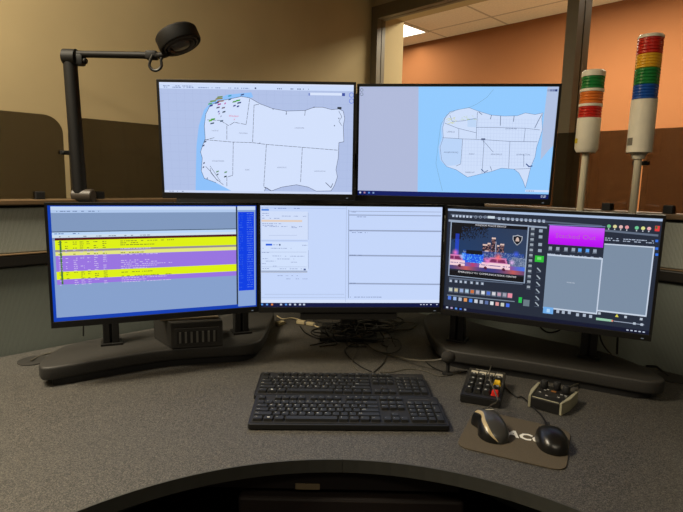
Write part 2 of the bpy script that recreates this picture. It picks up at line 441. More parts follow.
# ------------------------------------------------------------------ monitor platforms
PZ = .785
def pw(l): return [tuple(onz(x, y, PZ).xy) for x, y in l]
def smoothpoly(pts, k=4):
    P = [Vector((a, b, 0)) for a, b in pts]; n = len(P); out = []
    for i in range(n):
        a, b, c, d = P[(i-1) % n], P[i], P[(i+1) % n], P[(i+2) % n]
        for j in range(k):
            t = j/k; q = .5*((2*b)+(c-a)*t+(2*a-5*b+4*c-d)*t*t+(3*b-a-3*c+d)*t**3); out.append((q.x, q.y))
    return out
Lp = [(-.80, 1.345), (-.785, 1.312), (-.75, 1.300), (-.629, 1.383), (-.50, 1.462), (-.36, 1.502), (-.285, 1.523), (-.25, 1.56), (-.242, 1.64), (-.245, 1.78), (-.25, 1.93), (-.29, 1.97), (-.36, 1.93), (-.45, 1.80), (-.60, 1.665), (-.74, 1.56), (-.80, 1.485), (-.812, 1.42)]
Rp = [(.316, 1.90), (.302, 1.78), (.299, 1.63), (.315, 1.535), (.355, 1.497), (.505, 1.437), (.642, 1.371), (.774, 1.300), (.82, 1.288), (.85, 1.305), (.853, 1.36), (.835, 1.453), (.785, 1.54), (.64, 1.67), (.51, 1.80), (.42, 1.92), (.36, 1.96)]
def platform(poly, posts, label):
    cx = sum(p[0] for p in poly)/len(poly); cy = sum(p[1] for p in poly)/len(poly)
    t = thing('monitor_platform', label, 'monitor platform', (cx, cy, DESK))
    P = [(x-cx, y-cy) for x, y in smoothpoly(poly)]
    bm = NEW(); prism(bm, P, .019, PZ-DESK, bevel=.006, seg=3); mkobj('platform_top', bm, m_platform, t, smooth=True)
    bm = NEW(); prism(bm, [(x*.93, y*.93) for x, y in P], 0, .0185); mkobj('plinth', bm, m_blackmatte, t)
    for (x, y, a, h) in posts:
        bm = NEW(); M = Matrix.Translation((x-cx, y-cy, PZ-DESK)) @ Matrix.Rotation(math.radians(a), 4, 'Z')
        box(bm, (-.0135, 0, h/2+.0005), (.019, .038, h), .002, M); box(bm, (.0115, 0, h/2+.0005), (.019, .038, h), .002, M)
        box(bm, (0, .006, h/2+.0005), (.03, .02, h-.004), 0, M)
        box(bm, (0, -.001, .0035), (.06, .056, .006), .001, M)
        mkobj('support_post', bm, m_black, t)
    return t
def at(a): return a
lp1 = onz(112, 343, PZ); lp2 = onz(241, 332, PZ); rp1 = onz(457.5, 340, PZ); rp2 = onz(588, 356, PZ)
platform(Lp, [(lp1.x, lp1.y, 23.5, .22), (lp2.x, lp2.y, 23.5, .22)], 'dark kidney-shaped monitor platform under the left monitor')
platform(Rp, [(rp1.x, rp1.y, -24.5, .22), (rp2.x, rp2.y, -24.5, .22)], 'dark kidney-shaped monitor platform under the right monitor')

# ------------------------------------------------------------------ monitors
MW, MH = .534, .317
def display_material():
    M = bpy.data.materials.new('lit_display'); M.use_nodes = True; nt = M.node_tree; b = nt.nodes['Principled BSDF']
    b.inputs['Base Color'].default_value = (.01, .01, .012, 1); b.inputs['Roughness'].default_value = .45; b.inputs['Specular IOR Level'].default_value = .2
    a = nt.nodes.new('ShaderNodeVertexColor'); a.layer_name = 'Col'
    nt.links.new(a.outputs['Color'], b.inputs['Emission Color']); b.inputs['Emission Strength'].default_value = 1.0
    return M
m_disp = display_material()
m_off = mat('dark_panel', (8, 8, 9), .3)
class Monitor:
    def __init__(s, pos, rot, label):
        s.q = Vector(pos); y, t, r = [math.radians(a) for a in rot]
        s.R = Matrix.Rotation(y, 3, 'Z') @ Matrix.Rotation(t, 3, 'X') @ Matrix.Rotation(r, 3, 'Y')
        s.t = thing('monitor', label, 'monitor'); s.t.rotation_mode = 'XYZ'
        base = s.q + s.R @ Vector((0, 0, -MH/2))
        mw = s.R.to_4x4(); mw.translation = base; s.t.matrix_world = mw
        s.v = []; s.f = []; s.c = []; s.layer = 0
        # casing: frame around screen
        bm = NEW(); sb, tb, bb = .0065, .0075, .0165
        s.x0, s.x1, s.z0, s.z1 = -MW/2+sb, MW/2-sb, bb, MH-tb
        for a, b2, c, d in ((-MW/2, MW/2, 0, bb), (-MW/2, MW/2, MH-tb, MH), (-MW/2, -MW/2+sb, bb, MH-tb), (MW/2-sb, MW/2, bb, MH-tb)):
            box(bm, ((a+b2)/2, .010, (c+d)/2), (b2-a, .022, d-c), .0008 if d-c < .02 else 0)
        mkobj('bezel', bm, m_black, s.t)
        bm = NEW(); box(bm, (0, .030, MH/2), (MW-.004, .018, MH-.004), .006); box(bm, (0, .044, MH/2-.01), (MW*.55, .014, MH*.6), .006)
        mkobj('rear_cover', bm, m_black, s.t)
        bm = NEW(); box(bm, (MW/2-.02, -.0012, .006), (.006, .0008, .0015)); mkobj('power_light', bm, emis('power_light_white', (150, 160, 170), .5), s.t)
    def L(s, px, py):
        n = s.R @ Vector((0, 1, 0)); p = onplane(px, py, s.q, n); l = s.R.transposed() @ (p-s.q); return (l.x, l.z+MH/2)
    def poly(s, pts, col, layer=None):      # pts in local metres
        lay = s.layer if layer is None else layer
        pts = [(min(max(p[0], s.x0), s.x1), min(max(p[1], s.z0), s.z1)) for p in pts]
        i = len(s.v); s.v += [(p[0], .0022-lay*.00009, p[1]) for p in pts]; s.f.append(list(range(i, i+len(pts)))); 
        s.c.append([col]*len(pts) if not isinstance(col[0], (tuple, list)) else col)
    def rect(s, x0, z0, x1, z1, col, layer=None): s.poly([(x0, z0), (x1, z0), (x1, z1), (x0, z1)], col, layer)
    def prect(s, P, Q, col, layer=None):    # two opposite corners in photo pixels
        a = s.L(*P); b = s.L(*Q); s.rect(min(a[0], b[0]), min(a[1], b[1]), max(a[0], b[0]), max(a[1], b[1]), col, layer)
    def ppoly(s, pts, col, layer=None):
        P = [s.L(*p) for p in pts]
        t = bmesh.new(); P=[(min(max(p[0], s.x0), s.x1), min(max(p[1], s.z0), s.z1)) for p in P]
        f = t.faces.new([t.verts.new((a, b, 0)) for a, b in P]); r = bmesh.ops.triangulate(t, faces=[f])
        for g in t.faces: s.poly([(v.co.x, v.co.y) for v in g.verts], col, layer)
        t.free()
    def line(s, pts, w, col, layer=None, px=True, closed=False):
        P = [s.L(*p) for p in pts] if px else pts
        if closed: P = P+[P[0]]
        for a, b in zip(P, P[1:]):
            d = Vector((b[0]-a[0], b[1]-a[1]))
            if d.length < 1e-6: continue
            e = d.normalized()*w*.3; n = Vector((-d.y, d.x)).normalized()*w/2
            a2 = Vector(a)-e; b2 = Vector(b)+e
            s.poly([a2-n, b2-n, b2+n, a2+n], col, layer)
    def text(s, p, st, size, col, layer=None, sx=1.0, align='CENTER', ang=0):
        lay = s.layer if layer is None else layer
        x, z = s.L(*p); V, Fc = text_mesh(st, size, align)
        i = len(s.v); ca, sa = math.cos(ang), math.sin(ang)
        s.v += [(x+(v.x*ca*sx-v.y*sa), .0022-lay*.00009, z+(v.x*sa*sx+v.y*ca)) for v in V]
        for f in Fc: s.f.append([i+j for j in f]); s.c.append([col]*len(f))
    def dashes(s, x0, x1, z, h, col, layer, fill=.6, wmin=.002, wmax=.008):
        x = x0
        while x < x1:
            w = random.uniform(wmin, wmax); w = min(w, x1-x)
            if random.random() < fill: s.rect(x, z-h/2, x+w, z+h/2, col, layer)
            x += w+random.uniform(.0008, .0025)
    def finish(s):
        me = bpy.data.meshes.new('screen'); me.from_pydata(s.v, [], s.f)
        at_ = me.color_attributes.new('Col', 'FLOAT_COLOR', 'CORNER'); k = 0
        for cs in s.c:
            for c in cs:
                at_.data[k].color = (lin(c[0]), lin(c[1]), lin(c[2]), 1); k += 1
        me.materials.append(m_disp); o = bpy.data.objects.new('screen', me); C.objects.link(o); o.parent = s.t
def K(x0, y0, s): return lambda x, y: (x0+x/s, y0+y/s)

GB = (134, 160, 204)
# ---- lower left: call list
M = Monitor((-.483, 1.384, 1.054), (23.5, -.4, 0), 'left wide monitor showing a list of yellow and purple rows')
M.rect(M.x0, M.z0, M.x1, M.z1, (14, 62, 176), 0)
zr = lambda y: M.L(53, y)[1]
xc = lambda x: M.L(x, 212)[0]
xs0 = xc(50.5); xs1 = xc(236); xL1 = xc(236.2)
zb = M.z0+.010
rows = [(206.5, 210, (196, 214, 240)), (210, 213, (176, 200, 236)), (213, 231.7, (128, 152, 190)), (231.7, 232.6, (60, 80, 100)), (232.6, 235.4, (186, 214, 248)), (235.4, 238.3, (206, 222, 236)), (238.3, 240.7, (78, 18, 26))]
for a, b, c in rows: M.rect(xs0, zr(b), xs1, zr(a), c, 1)
xr0 = xc(53)
M.rect(xs0, zb, xs1, zr(238), GB, 1)
bands = [(240.7, 250.2, (222, 240, 16)), (250.2, 252.4, (150, 140, 150)), (252.4, 256.2, (226, 228, 130)), (256.2, 272.2, (152, 116, 224)), (272.2, 280.2, (222, 240, 16)), (280.2, 285.3, (152, 116, 224))]
M.rect(xr0, zr(240.7), xs1, zr(238.3), (78, 18, 26), 2)
for a, b, c in bands: M.rect(xr0, zr(b), xs1, zr(a), c, 2)
y = 241.9
while y < 285:
    dark = (y < 250 or 252.4 < y < 256.2 or 272.2 < y < 280)
    col = (110, 110, 40) if dark else (205, 190, 240)
    for a, b in ((56, 60), (63, 66), (71, 75), (78, 82), (85, 88), (92, 96), (101, 105)):
        if random.random() < .8: M.dashes(xc(a), xc(b), zr(y+.8), .0018, col, 3, .8)
    if random.random() < .9: M.dashes(xc(119), xc(random.uniform(140, 178)), zr(y+.8), .0018, col, 3, .85)
    y += 2.05
M.rect(xc(57.5), zr(285), xc(59.5), zr(241), (70, 120, 60), 3)
M.dashes(xc(53), xc(100), zr(211.4), .0018, (90, 110, 160), 3, .6)
M.dashes(xc(53), xc(78), zr(234), .0018, (60, 90, 150), 3, .6)
M.dashes(xc(53), xc(150), zr(237), .0018, (100, 110, 120), 3, .5)
# right column
xq0 = xc(237.5); xq1 = xc(255.5); zq = lambda y: M.L(246, y)[1]
M.rect(xs1, zb, xq0, M.z1-.004, (40, 50, 66), 1)
M.rect(xq0, zq(306), xq1, zq(206.5), (136, 164, 214), 1)
M.rect(xq0, zq(210), xq1, zq(206.3), (196, 214, 240), 2)
M.rect(xq0+.002, zq(290.5), xq1-.004, zq(212), (8, 62, 226), 2)
y = 213.5
while y < 289:
    M.dashes(xc(239), xc(243), zq(y), .0015, (70, 120, 240), 3, .6, .001, .003); M.dashes(xc(247), xc(253), zq(y), .0015, (110, 150, 245), 3, .9, .001, .003); y += 2.3
M.finish(); mLL = M

# ---- lower centre: form windows
M = Monitor((.029, 1.494, 1.057), (2.9, -1.2, -.5), 'centre lower monitor showing pale blue form windows')
M.rect(M.x0, M.z0, M.x1, M.z1, (196, 214, 250), 0)
A = K(256, 200, 4.66)
def ln(x0, y0, x1, y1, w, col, lay=3): M.line([(x0, y0), (x1, y1)], w, col, lay)
M.prect((258, 205), (445, 207.5), (205, 220, 248), 1)
M.prect((258, 207.5), (346, 209), (176, 196, 236), 1)
for x0, x1, y in ((262, 268, 208), (270, 276, 208.3), (278, 290, 208.3), (294, 300, 208.4), (302, 308, 208.4)): M.dashes(M.L(x0, y)[0], M.L(x1, y)[0], M.L(x0, y)[1], .0018, (110, 130, 190), 2)
M.prect(A(25, 42), A(60, 50), (70, 130, 220), 2)
M.prect(A(25, 52), A(242, 185), (208, 222, 250), 1)
M.prect(A(25, 92), A(215, 103), (226, 206, 190), 2)
M.prect(A(25, 195), A(242, 330), (208, 224, 252), 1)
M.prect(A(45, 204), A(75, 213), (34, 96, 224), 2)
for y, a, b in ((62, 28, 60), (72, 28, 60), (75, 120, 235), (85, 28, 110), (110, 28, 120), (118, 30, 95), (123, 40, 145), (124, 165, 215), (129, 165, 212), (209, 78, 112), (211, 195, 240), (225, 30, 165), (245, 28, 60), (261, 60, 120), (262, 135, 225), (274, 30, 55), (275, 90, 180), (285, 45, 90), (290, 150, 190), (297, 28, 45), (308, 50, 95), (320, 30, 60), (321, 110, 215), (353, 100, 150), (353, 165, 195), (368, 140, 160), (368, 185, 240)):
    p0 = M.L(*A(a, y)); p1 = M.L(*A(b, y)); M.dashes(p0[0], p1[0], p0[1], .0015, (130, 145, 190), 2, .75)
for y, a, b, w, c in ((165, 60, 190, .001, (170, 185, 220)), (190, 25, 240, .001, (160, 175, 210)), (332, 25, 238, .0022, (120, 130, 150)), (338, 25, 238, .0018, (170, 176, 190)), (312, 25, 235, .0008, (150, 165, 200)), (243, 25, 235, .0008, (150, 165, 200)), (440, 40, 410, .001, (160, 175, 205)), (455, 25, 415, .001, (165, 180, 210))):
    M.line([A(a, y), A(b, y)], w, c, 3)
M.line([A(243, 60), A(243, 185)], .001, (150, 165, 200), 3); M.line([A(244, 235), A(244, 320)], .001, (140, 155, 190), 3)
M.prect(A(222, 320), A(232, 328), (60, 80, 140), 4); M.prect(A(108, 205), A(114, 213), (60, 80, 120), 4)
Bq = K(345, 200, 4.27)
M.line([(348.8, 210), (348.5, 298)], .0016, (120, 134, 165), 3)
M.line([(346.5, 207), (345.5, 302)], .001, (165, 180, 215), 3)
for y, w in ((211.2, .0016), (215, .003), (230.5, .0042), (255.5, .0042), (283.6, .0042)):
    M.line([(349, y), (441, y+.9)], w, (150, 164, 196), 3)
for y, a, b in ((212, 350, 356), (216.8, 352, 366), (232.6, 352, 368), (231, 350, 358), (255.2, 350, 362), (283.2, 350, 356), (297.2, 350, 382)):
    p0 = M.L(a, y); p1 = M.L(b, y); M.dashes(p0[0], p1[0], p0[1], .0015, (90, 105, 150), 4, .8)
M.prect((258.5, 299.8), (444, 303), (214, 226, 250), 2)
zt = M.L(350, 303.0)[1]
M.rect(M.x0, M.z0, M.x1, zt, (8, 18, 66), 4)
xx = [262, 267, 272, 281, 286, 290, 295, 300, 304]
for i, x in enumerate(xx):
    c = (226, 130, 60) if x == 272 else random.choice([(190, 200, 220), (90, 150, 230), (150, 160, 190)])
    a = M.L(x, 304.6); M.rect(a[0]-.003, a[1]-.0025, a[0]+.003, a[1]+.0025, c, 5)
for x in (421, 424, 427, 431, 437): a = M.L(x, 304.7); M.rect(a[0]-.0022, a[1]-.0012, a[0]+.0022, a[1]+.0012, (200, 205, 225), 5)
bm = NEW(); box(bm, (-.005, .03, -.013), (.285, .045, .021), .004); mkobj('lower_bar', bm, m_platform, M.t)
M.finish(); mLC = M

# ---- lower right: dispatch console
M = Monitor((.535, 1.373, 1.057), (-24.46, 2.0, .39), 'right wide monitor with dark dispatch windows, a purple banner and a night photo')
M.rect(M.x0, M.z0, M.x1, M.z1, (34, 42, 58), 0)
Q = K(430, 190, 2.44); G = K(440, 200, 4.267); Hh = K(540, 200, 3.654)
M.rect(M.x0, M.z1-.0075, M.x1, M.z1-.0015, (170, 190, 222), 1)
M.ppoly([Q(50, 58), Q(420, 86), Q(420, 90), Q(50, 62)], (84, 96, 116), 1)
M.ppoly([Q(45, 72), Q(285, 90), Q(285, 94), Q(45, 77)], (150, 164, 186), 1)
for i, x in enumerate([60, 75, 90, 105, 120, 135]): 
    a = M.L(*G(x-4, 68+ (x-60)*.055)); M.rect(a[0]-.003, a[1]-.003, a[0]+.003, a[1]+.003, (186, 198, 220), 2)
for x in (152, 172, 192):
    a = M.L(*G(x, 73)); M.line([(a[0]+.0035*math.cos(t*PI/4), a[1]+.0035*math.sin(t*PI/4)) for t in range(8)], .0008, (170, 182, 205), 2, px=False, closed=True)
M.prect(G(203, 68), G(233, 80), (200, 214, 226), 2)
for x in range(252, 460, 19): a = M.L(*G(x, 78+(x-252)*.06)); M.rect(a[0]-.0035, a[1]-.003, a[0]+.0035, a[1]+.003, (150, 164, 188), 2); M.rect(a[0]-.002, a[1]-.0045, a[0]+.003, a[1]-.0025, (200, 208, 220), 3)
# picture of patrol cars at night
c00, c10, c11, c01 = [M.L(*G(x, y)) for x, y in ((48, 98), (375, 110), (357, 352), (40, 322))]
px0 = (c00[0]+c01[0])/2; px1 = (c10[0]+c11[0])/2; pz1 = (c00[1]+c10[1])/2; pz0 = (c01[1]+c11[1])/2
M.rect(px0-.003, pz0-.002, px1+.003, pz1+.0035, (150, 166, 190), 1); M.rect(px0, pz0, px1, pz1, (10, 12, 20), 2)
NX, NY = 96, 58
def mixc(a, b, t): t = min(max(t, 0), 1); return tuple(a[i]+(b[i]-a[i])*t for i in range(3))
rnd = random.Random(3)
def car(u, v, cx, w):
    x = (u-cx)/w; body = -.5 < x < .5 and .695 < v < .80 and not (x < -.42 and v < .72)
    cab = .60 < v <= .695 and (-.28+(.695-v)*1.2) < x < (.42-(.695-v)*.5)
    win_ = .62 < v < .685 and (-.2+(.695-v)*1.2) < x < (.36-(.695-v)*.5) and not abs(x-.08) < .012
    wheel = any(((x-q)*w*1.65)**2+(v-.80)**2 < .028**2*1.4 for q in (-.30, .30))
    return body, cab, win_, wheel
def pic(u, v):
    c = mixc((24, 52, 92), (48, 60, 84), u*.9); c = mixc(c, (30, 70, 130), v*.4)
    if v < .38 and u < .5 and (rnd.random() < (1.1-v*2.8-max(0, u-.1)*.9)) : c = (12, 12, 20)
    if u < .14 and v < .3: c = (10, 10, 18)
    # skyline blocks
    for a, b, top in ((.44, .50, .36), (.50, .545, .33), (.555, .605, .24), (.62, .66, .36), (.665, .72, .34), (.47, .52, .48)):
        if a < u < b and top < v < .66:
            c = (44, 34, 48) if (rnd.random() < .7) else (150, 110, 110)
            if v < top+.03: c = (220, 190, 180)
    if .60 < u < .615 and .3 < v < .6: c = (170, 170, 190)
    if .5 < v < .63 and .18 < u < .98: c = mixc(c, (40, 80, 180), .55) if rnd.random() < .75 else (110, 130, 170)
    if .17 < u < .46 and .55 < v < .72: c = (30, 90, 230) if rnd.random() < .8 else (90, 170, 240)
    if .22 < u < .44 and .5 < v < .56: c = (14, 18, 30)
    if .06 < u < .11 and .2 < v < .6: c = mixc(c, (30, 70, 230), .7)
    if .82 < u and .56 < v < .74: c = mixc((60, 80, 120), (180, 190, 210), rnd.random()*.7)
    if v >= .72: c = mixc((180, 60, 110), (70, 110, 220), abs(math.sin(u*7.0+.9)))
    if v > .80: c = mixc((190, 90, 90), (60, 60, 130), abs(math.sin(u*5.0+2)))
    if v > .875: c = (30, 34, 50) 
    for cx, w in ((.03, .36), (.61, .40)):
        bd, cb, wn, wh = car(u, v, cx, w)
        if bd: c = (240, 205, 215) if not (.735 < v < .755 and rnd.random() < .7) else (110, 90, 150)
        if cb: c = (200, 120, 170)
        if wn: c = (120, 40, 90)
        if wh: c = (80, 20, 50)
    for gx, gy, gr, gc in ((.07, .56, .06, (255, 120, 200)), (.17, .62, .05, (150, 200, 255)), (.65, .585, .065, (255, 110, 110)), (.5, .66, .06, (240, 120, 200)), (.83, .66, .05, (240, 190, 240)), (.88, .5, .05, (60, 90, 230))):
        d = math.hypot(u-gx, (v-gy)*.75); 
        if d < gr: c = mixc(gc, c, d/gr)
    return tuple(c)
for j in range(NY):
    for i in range(NX):
        u0 = i/NX; u1 = (i+1)/NX; v0 = .06+.84*j/NY; v1 = .06+.84*(j+1)/NY
        M.poly([(px0+(px1-px0)*u0, pz1-(pz1-pz0)*v1), (px0+(px1-px0)*u1, pz1-(pz1-pz0)*v1), (px0+(px1-px0)*u1, pz1-(pz1-pz0)*v0), (px0+(px1-px0)*u0, pz1-(pz1-pz0)*v0)], pic((u0+u1)/2, (v0+v1)/2), 3)
M.text(G(215, 111), 'WINDSOR POLICE SERVICE', .0068, (215, 215, 225), 5, 1.0)
M.text(G(198, 318), 'EMERGENCY 911 COMMUNICATIONS CENTRE', .0066, (225, 225, 230), 5, 1.15)
sc = M.L(*G(330, 172))
def shield(k, col, lay):
    pts = [(-1, .9), (-.55, .95), (0, 1.15), (.55, .95), (1, .9), (.98, .1), (.6, -.6), (0, -1.15), (-.6, -.6), (-.98, .1)]
    M.poly([(sc[0]+a*k, sc[1]+b*k) for a, b in pts], col, lay)
shield(.0125, (190, 194, 204), 5); shield(.0108, (20, 24, 34), 6)
M.poly([(sc[0]-.005, sc[1]-.003), (sc[0]+.005, sc[1]-.003), (sc[0]+.0035, sc[1]+.005), (sc[0], sc[1]+.009), (sc[0]-.0035, sc[1]+.005)], (206, 180, 170), 7)
# lower tool rows
M.ppoly([G(38, 330), G(352, 358), G(352, 362), G(38, 337)], (88, 100, 120), 2)
for i, x in enumerate((45, 68, 88, 108, 134, 158, 180)):
    a = M.L(*G(x, 345+(x-45)*.09)); M.rect(a[0]-.004, a[1]-.004, a[0]+.004, a[1]+.004, (120, 134, 156), 3); M.rect(a[0]-.002, a[1]-.003, a[0]+.0025, a[1]+.002, (190, 200, 214), 4)
pal = [(190, 200, 190), (200, 190, 150), (150, 170, 210), (170, 200, 220), (200, 110, 60), (170, 170, 190), (220, 225, 230), (70, 110, 210), (210, 210, 215), (190, 150, 170), (160, 160, 175), (215, 130, 140)]
for i in range(12):
    x = 45+i*23; a = M.L(*G(x, 383+i*2.3)); M.rect(a[0]-.0062, a[1]-.0075, a[0]+.0062, a[1]+.0075, (96, 106, 124), 3); M.rect(a[0]-.0045, a[1]-.004, a[0]+.0045, a[1]+.005, pal[i], 4)
    if i == 11: M.rect(a[0]-.006, a[1]-.006, a[0]+.006, a[1]+.006, (230, 140, 160), 5)
pal2 = [(80, 120, 220), (150, 180, 230), (170, 180, 200), (220, 150, 90), (70, 130, 230), (200, 205, 215), (170, 180, 200), (90, 110, 160), (220, 225, 230), (220, 150, 150), (200, 205, 190), (70, 110, 230)]
for i in range(12):
    x = 40+i*22.6; a = M.L(*G(x, 418+i*2.9)); M.rect(a[0]-.0045, a[1]-.005, a[0]+.0045, a[1]+.005, pal2[i], 4)
M.ppoly([G(30, 404), G(318, 432), G(318, 436), G(30, 408)], (120, 134, 150), 3)
M.prect(G(336, 415), G(348, 440), (40, 190, 80), 4)
a = M.L(*G(368, 440)); M.rect(a[0]-.008, a[1]-.009, a[0]+.008, a[1]+.009, (104, 120, 130), 4)
# two vertical icon columns
T = K(520, 225, 6.02)
for i in range(12):
    a = M.L(*T(77-i*2.4, 24+i*31.8)); M.rect(a[0]-.0042, a[1]-.003, a[0]+.0042, a[1]+.0035, (150, 160, 172), 3); M.rect(a[0]-.0055, a[1]-.0062, a[0]+.0055, a[1]-.0052, (96, 108, 126), 3)
for y in (36, 72, 118, 155):
    a = M.L(*T(127-y*.05, y)); M.rect(a[0]-.0045, a[1]-.004, a[0]+.0045, a[1]+.004, (150, 164, 180), 3)
M.prect(T(91, 184), T(141, 226), (44, 190, 52), 3); a = M.L(*T(116, 203)); M.rect(a[0]-.005, a[1]-.003, a[0]+.005, a[1]+.004, (120, 220, 120), 4)
for y in (270, 315, 355, 397, 440, 477):
    a = M.L(*T(128-y*.055, y)); M.line([(a[0]-.004, a[1]+.004), (a[0]+.004, a[1]-.004)], .003, (160, 172, 184), 3, px=False); M.rect(a[0]-.006, a[1]-.0075, a[0]+.006, a[1]-.0065, (96, 108, 126), 3)
# magenta banner with vertical gradient
J = K(545, 220, 10.5)
a = M.L(*J(40, 55)); b = M.L(*J(612, 290)); 
N = 10
bx0 = M.L(*J(40, 160))[0]; bx1 = M.L(*J(620, 180))[0]; bz1 = M.L(*J(330, 72))[1]; bz0 = M.L(*J(330, 272))[1]
g = [(196, 96, 244), (200, 60, 248), (192, 20, 246), (180, 0, 236)]
def gr(t): t = t*(len(g)-1); i = min(int(t), len(g)-2); return mixc(g[i], g[i+1], t-i)
for i in range(N):
    za = bz1+(bz0-bz1)*i/N; zb2 = bz1+(bz0-bz1)*(i+1)/N
    M.poly([(bx0, zb2), (bx1, zb2), (bx1, za), (bx0, za)], [gr((i+1)/N), gr((i+1)/N), gr(i/N), gr(i/N)], 3)
M.text(J(318, 178), 'Stacked Out', .0165, (176, 96, 190), 5, 1.15)
M.line([J(40, 50), J(630, 72)], .0025, (110, 120, 170), 4)
for i, x in enumerate((56, 134, 220, 298, 366, 446, 524)):
    a = M.L(*J(x, 296+i*5)); c = (150, 162, 180) if i not in (4, 5) else (90, 160, 240)
    M.rect(a[0]-.004, a[1]-.0045, a[0]+.004, a[1]+.004, c, 3); M.rect(a[0]-.0055, a[1]-.007, a[0]+.005, a[1]-.006, (120, 132, 150), 3)
# grey list areas
g1 = [M.L(*Hh(x, y)) for x, y in ((26, 196), (222, 214), (208, 412), (12, 392))]
gx0 = (g1[0][0]+g1[3][0])/2; gx1 = (g1[1][0]+g1[2][0])/2; gz1 = (g1[0][1]+g1[1][1])/2; gz0 = (g1[3][1]+g1[2][1])/2
M.rect(gx0, gz0-.004, gx1+.003, gz1, (196, 208, 226), 2); M.rect(gx0, gz0, gx1, gz1-.004, (124, 142, 164), 3)
M.text(Hh(112, 303), 'NONE ON', .004, (210, 218, 230), 5)
M.dashes(gx0, gx1, gz1+.001, .002, (150, 164, 186), 4)
g2 = [M.L(*Hh(x, y)) for x, y in ((234, 158), (412, 172), (388, 418), (212, 406))]
hx0 = (g2[0][0]+g2[3][0])/2; hx1 = (g2[1][0]+g2[2][0])/2; hz1 = (g2[0][1]+g2[1][1])/2; hz0 = (g2[3][1]+g2[2][1])/2
M.rect(hx0, hz0-.004, hx1+.003, hz1, (196, 208, 226), 2); M.rect(hx0, hz0, hx1, hz1-.003, (122, 140, 162), 3)
M.dashes(hx0, hx1, hz1+.009, .0022, (170, 182, 204), 4, .7); M.dashes(hx0, hx1, hz1+.014, .0022, (170, 182, 204), 4, .7); M.dashes(hx0, hx1, hz1+.001, .0022, (60, 70, 90), 4, .5)
M.line([Hh(240, 112), Hh(430, 130)], .005, (96, 108, 128), 2)
for x, c in ((252, (110, 190, 130)), (274, (216, 206, 150)), (296, (220, 180, 180)), (318, (224, 150, 156)), (354, (110, 200, 150)), (377, (216, 220, 140)), (399, (226, 170, 176))):
    a = M.L(*Hh(x, 96+(x-252)*.06)); M.poly([(a[0]+.0045*math.cos(t*PI/4), a[1]+.0045*math.sin(t*PI/4)) for t in range(8)], c, 4); M.rect(a[0]-.0012, a[1]-.0085, a[0]+.0012, a[1]-.0055, (200, 206, 216), 4)
a = M.L(*Hh(430, 104)); M.rect(a[0]-.0055, a[1]-.007, a[0]+.0045, a[1]+.006, (220, 60, 60), 4); M.rect(a[0]-.0045, a[1]-.001, a[0]-.0005, a[1]+.005, (40, 110, 60), 5)
for y in (150, 178, 200): a = M.L(*Hh(427, y)); M.rect(a[0]-.003, a[1]-.003, a[0]+.003, a[1]+.003, (50, 110, 220), 4)
# bottom row
M.prect(Hh(12, 390), Hh(47, 418), (110, 170, 230), 4); a = M.L(*Hh(30, 405)); M.rect(a[0]-.004, a[1]-.005, a[0]+.004, a[1]+.005, (170, 210, 245), 5)
for x, y in ((65, 408), (85, 411), (107, 412), (137, 420), (162, 422), (185, 426)): a = M.L(*Hh(x, y)); M.rect(a[0]-.0035, a[1]-.004, a[0]+.0035, a[1]+.004, (170, 182, 200), 4)
a = M.L(*Hh(281, 424)); M.poly([(a[0]-.004, a[1]-.003), (a[0]+.004, a[1]-.003), (a[0], a[1]+.005)], (220, 210, 80), 4)
M.ppoly([Hh(205, 430), Hh(265, 438), Hh(265, 446), Hh(205, 439)], (150, 200, 170), 4); a = M.L(*Hh(264, 442)); M.rect(a[0]-.002, a[1]-.002, a[0]+.002, a[1]+.002, (230, 130, 110), 5)
M.line([Hh(270, 443), Hh(380, 457)], .002, (150, 160, 180), 4)
for x, y in ((217, 415), (313, 428), (370, 436), (345, 452), (372, 456)): a = M.L(*Hh(x, y)); M.rect(a[0]-.003, a[1]-.003, a[0]+.003, a[1]+.003, (180, 190, 205), 5)
M.rect(M.x0, M.z0, M.x1, M.z0+.0105, (12, 18, 44), 4)
for i in range(5): M.rect(M.x0+.008+i*.013, M.z0+.003, M.x0+.014+i*.013, M.z0+.008, [(190, 200, 220), (170, 150, 190), (90, 150, 230), (60, 110, 220), (150, 160, 180)][i], 5)
for i in range(5): M.rect(M.x1-.05+i*.009, M.z0+.004, M.x1-.045+i*.009, M.z0+.007, (180, 190, 210), 5)
M.finish(); mLR = M

# ---- upper left: street map
M = Monitor((-.236, 1.46, 1.382), (1.1, 3.0, -.5), 'upper left monitor with a pale county map and many small unit markers')
A = K(150, 70, 3.415)
M.rect(M.x0, M.z0, M.x1, M.z1, (176, 192, 230), 0)
M.rect(M.x0, M.z1-.016, M.x1, M.z1, (204, 220, 250), 1)
M.rect(M.x0, M.z1-.004, M.x1, M.z1, (216, 226, 250), 2)
for i in range(1, 24): M.rect(M.x0+i*.022, M.z0, M.x0+i*.022+.0006, M.z1-.016, (166, 182, 222), 1)
for i in range(1, 13): M.rect(M.x0, M.z0+i*.022, M.x1, M.z0+i*.022+.0006, (166, 182, 222), 1)
M.ppoly([A(155, 412), A(158, 260), A(166, 190), A(184, 136), A(206, 113), A(262, 84), A(345, 76), A(352, 92), A(300, 110), A(200, 180), A(190, 300), A(230, 380), A(290, 412)], (140, 192, 250), 2)
land = [(312, 90), (340, 95), (375, 115), (420, 132), (465, 140), (530, 138), (560, 127), (590, 127), (620, 135), (645, 133), (660, 140), (665, 165), (660, 190), (662, 245), (645, 248), (643, 300), (635, 340), (640, 365), (630, 395), (618, 413), (568, 414), (540, 400), (500, 392), (450, 400), (415, 413), (395, 402), (390, 414), (278, 413), (225, 385), (185, 370), (175, 345), (178, 300), (172, 280), (180, 255), (188, 235), (185, 190), (190, 150), (205, 120), (240, 105), (280, 97)]
M.ppoly([A(*p) for p in land], (210, 224, 252), 3)
dk = (58, 66, 92)
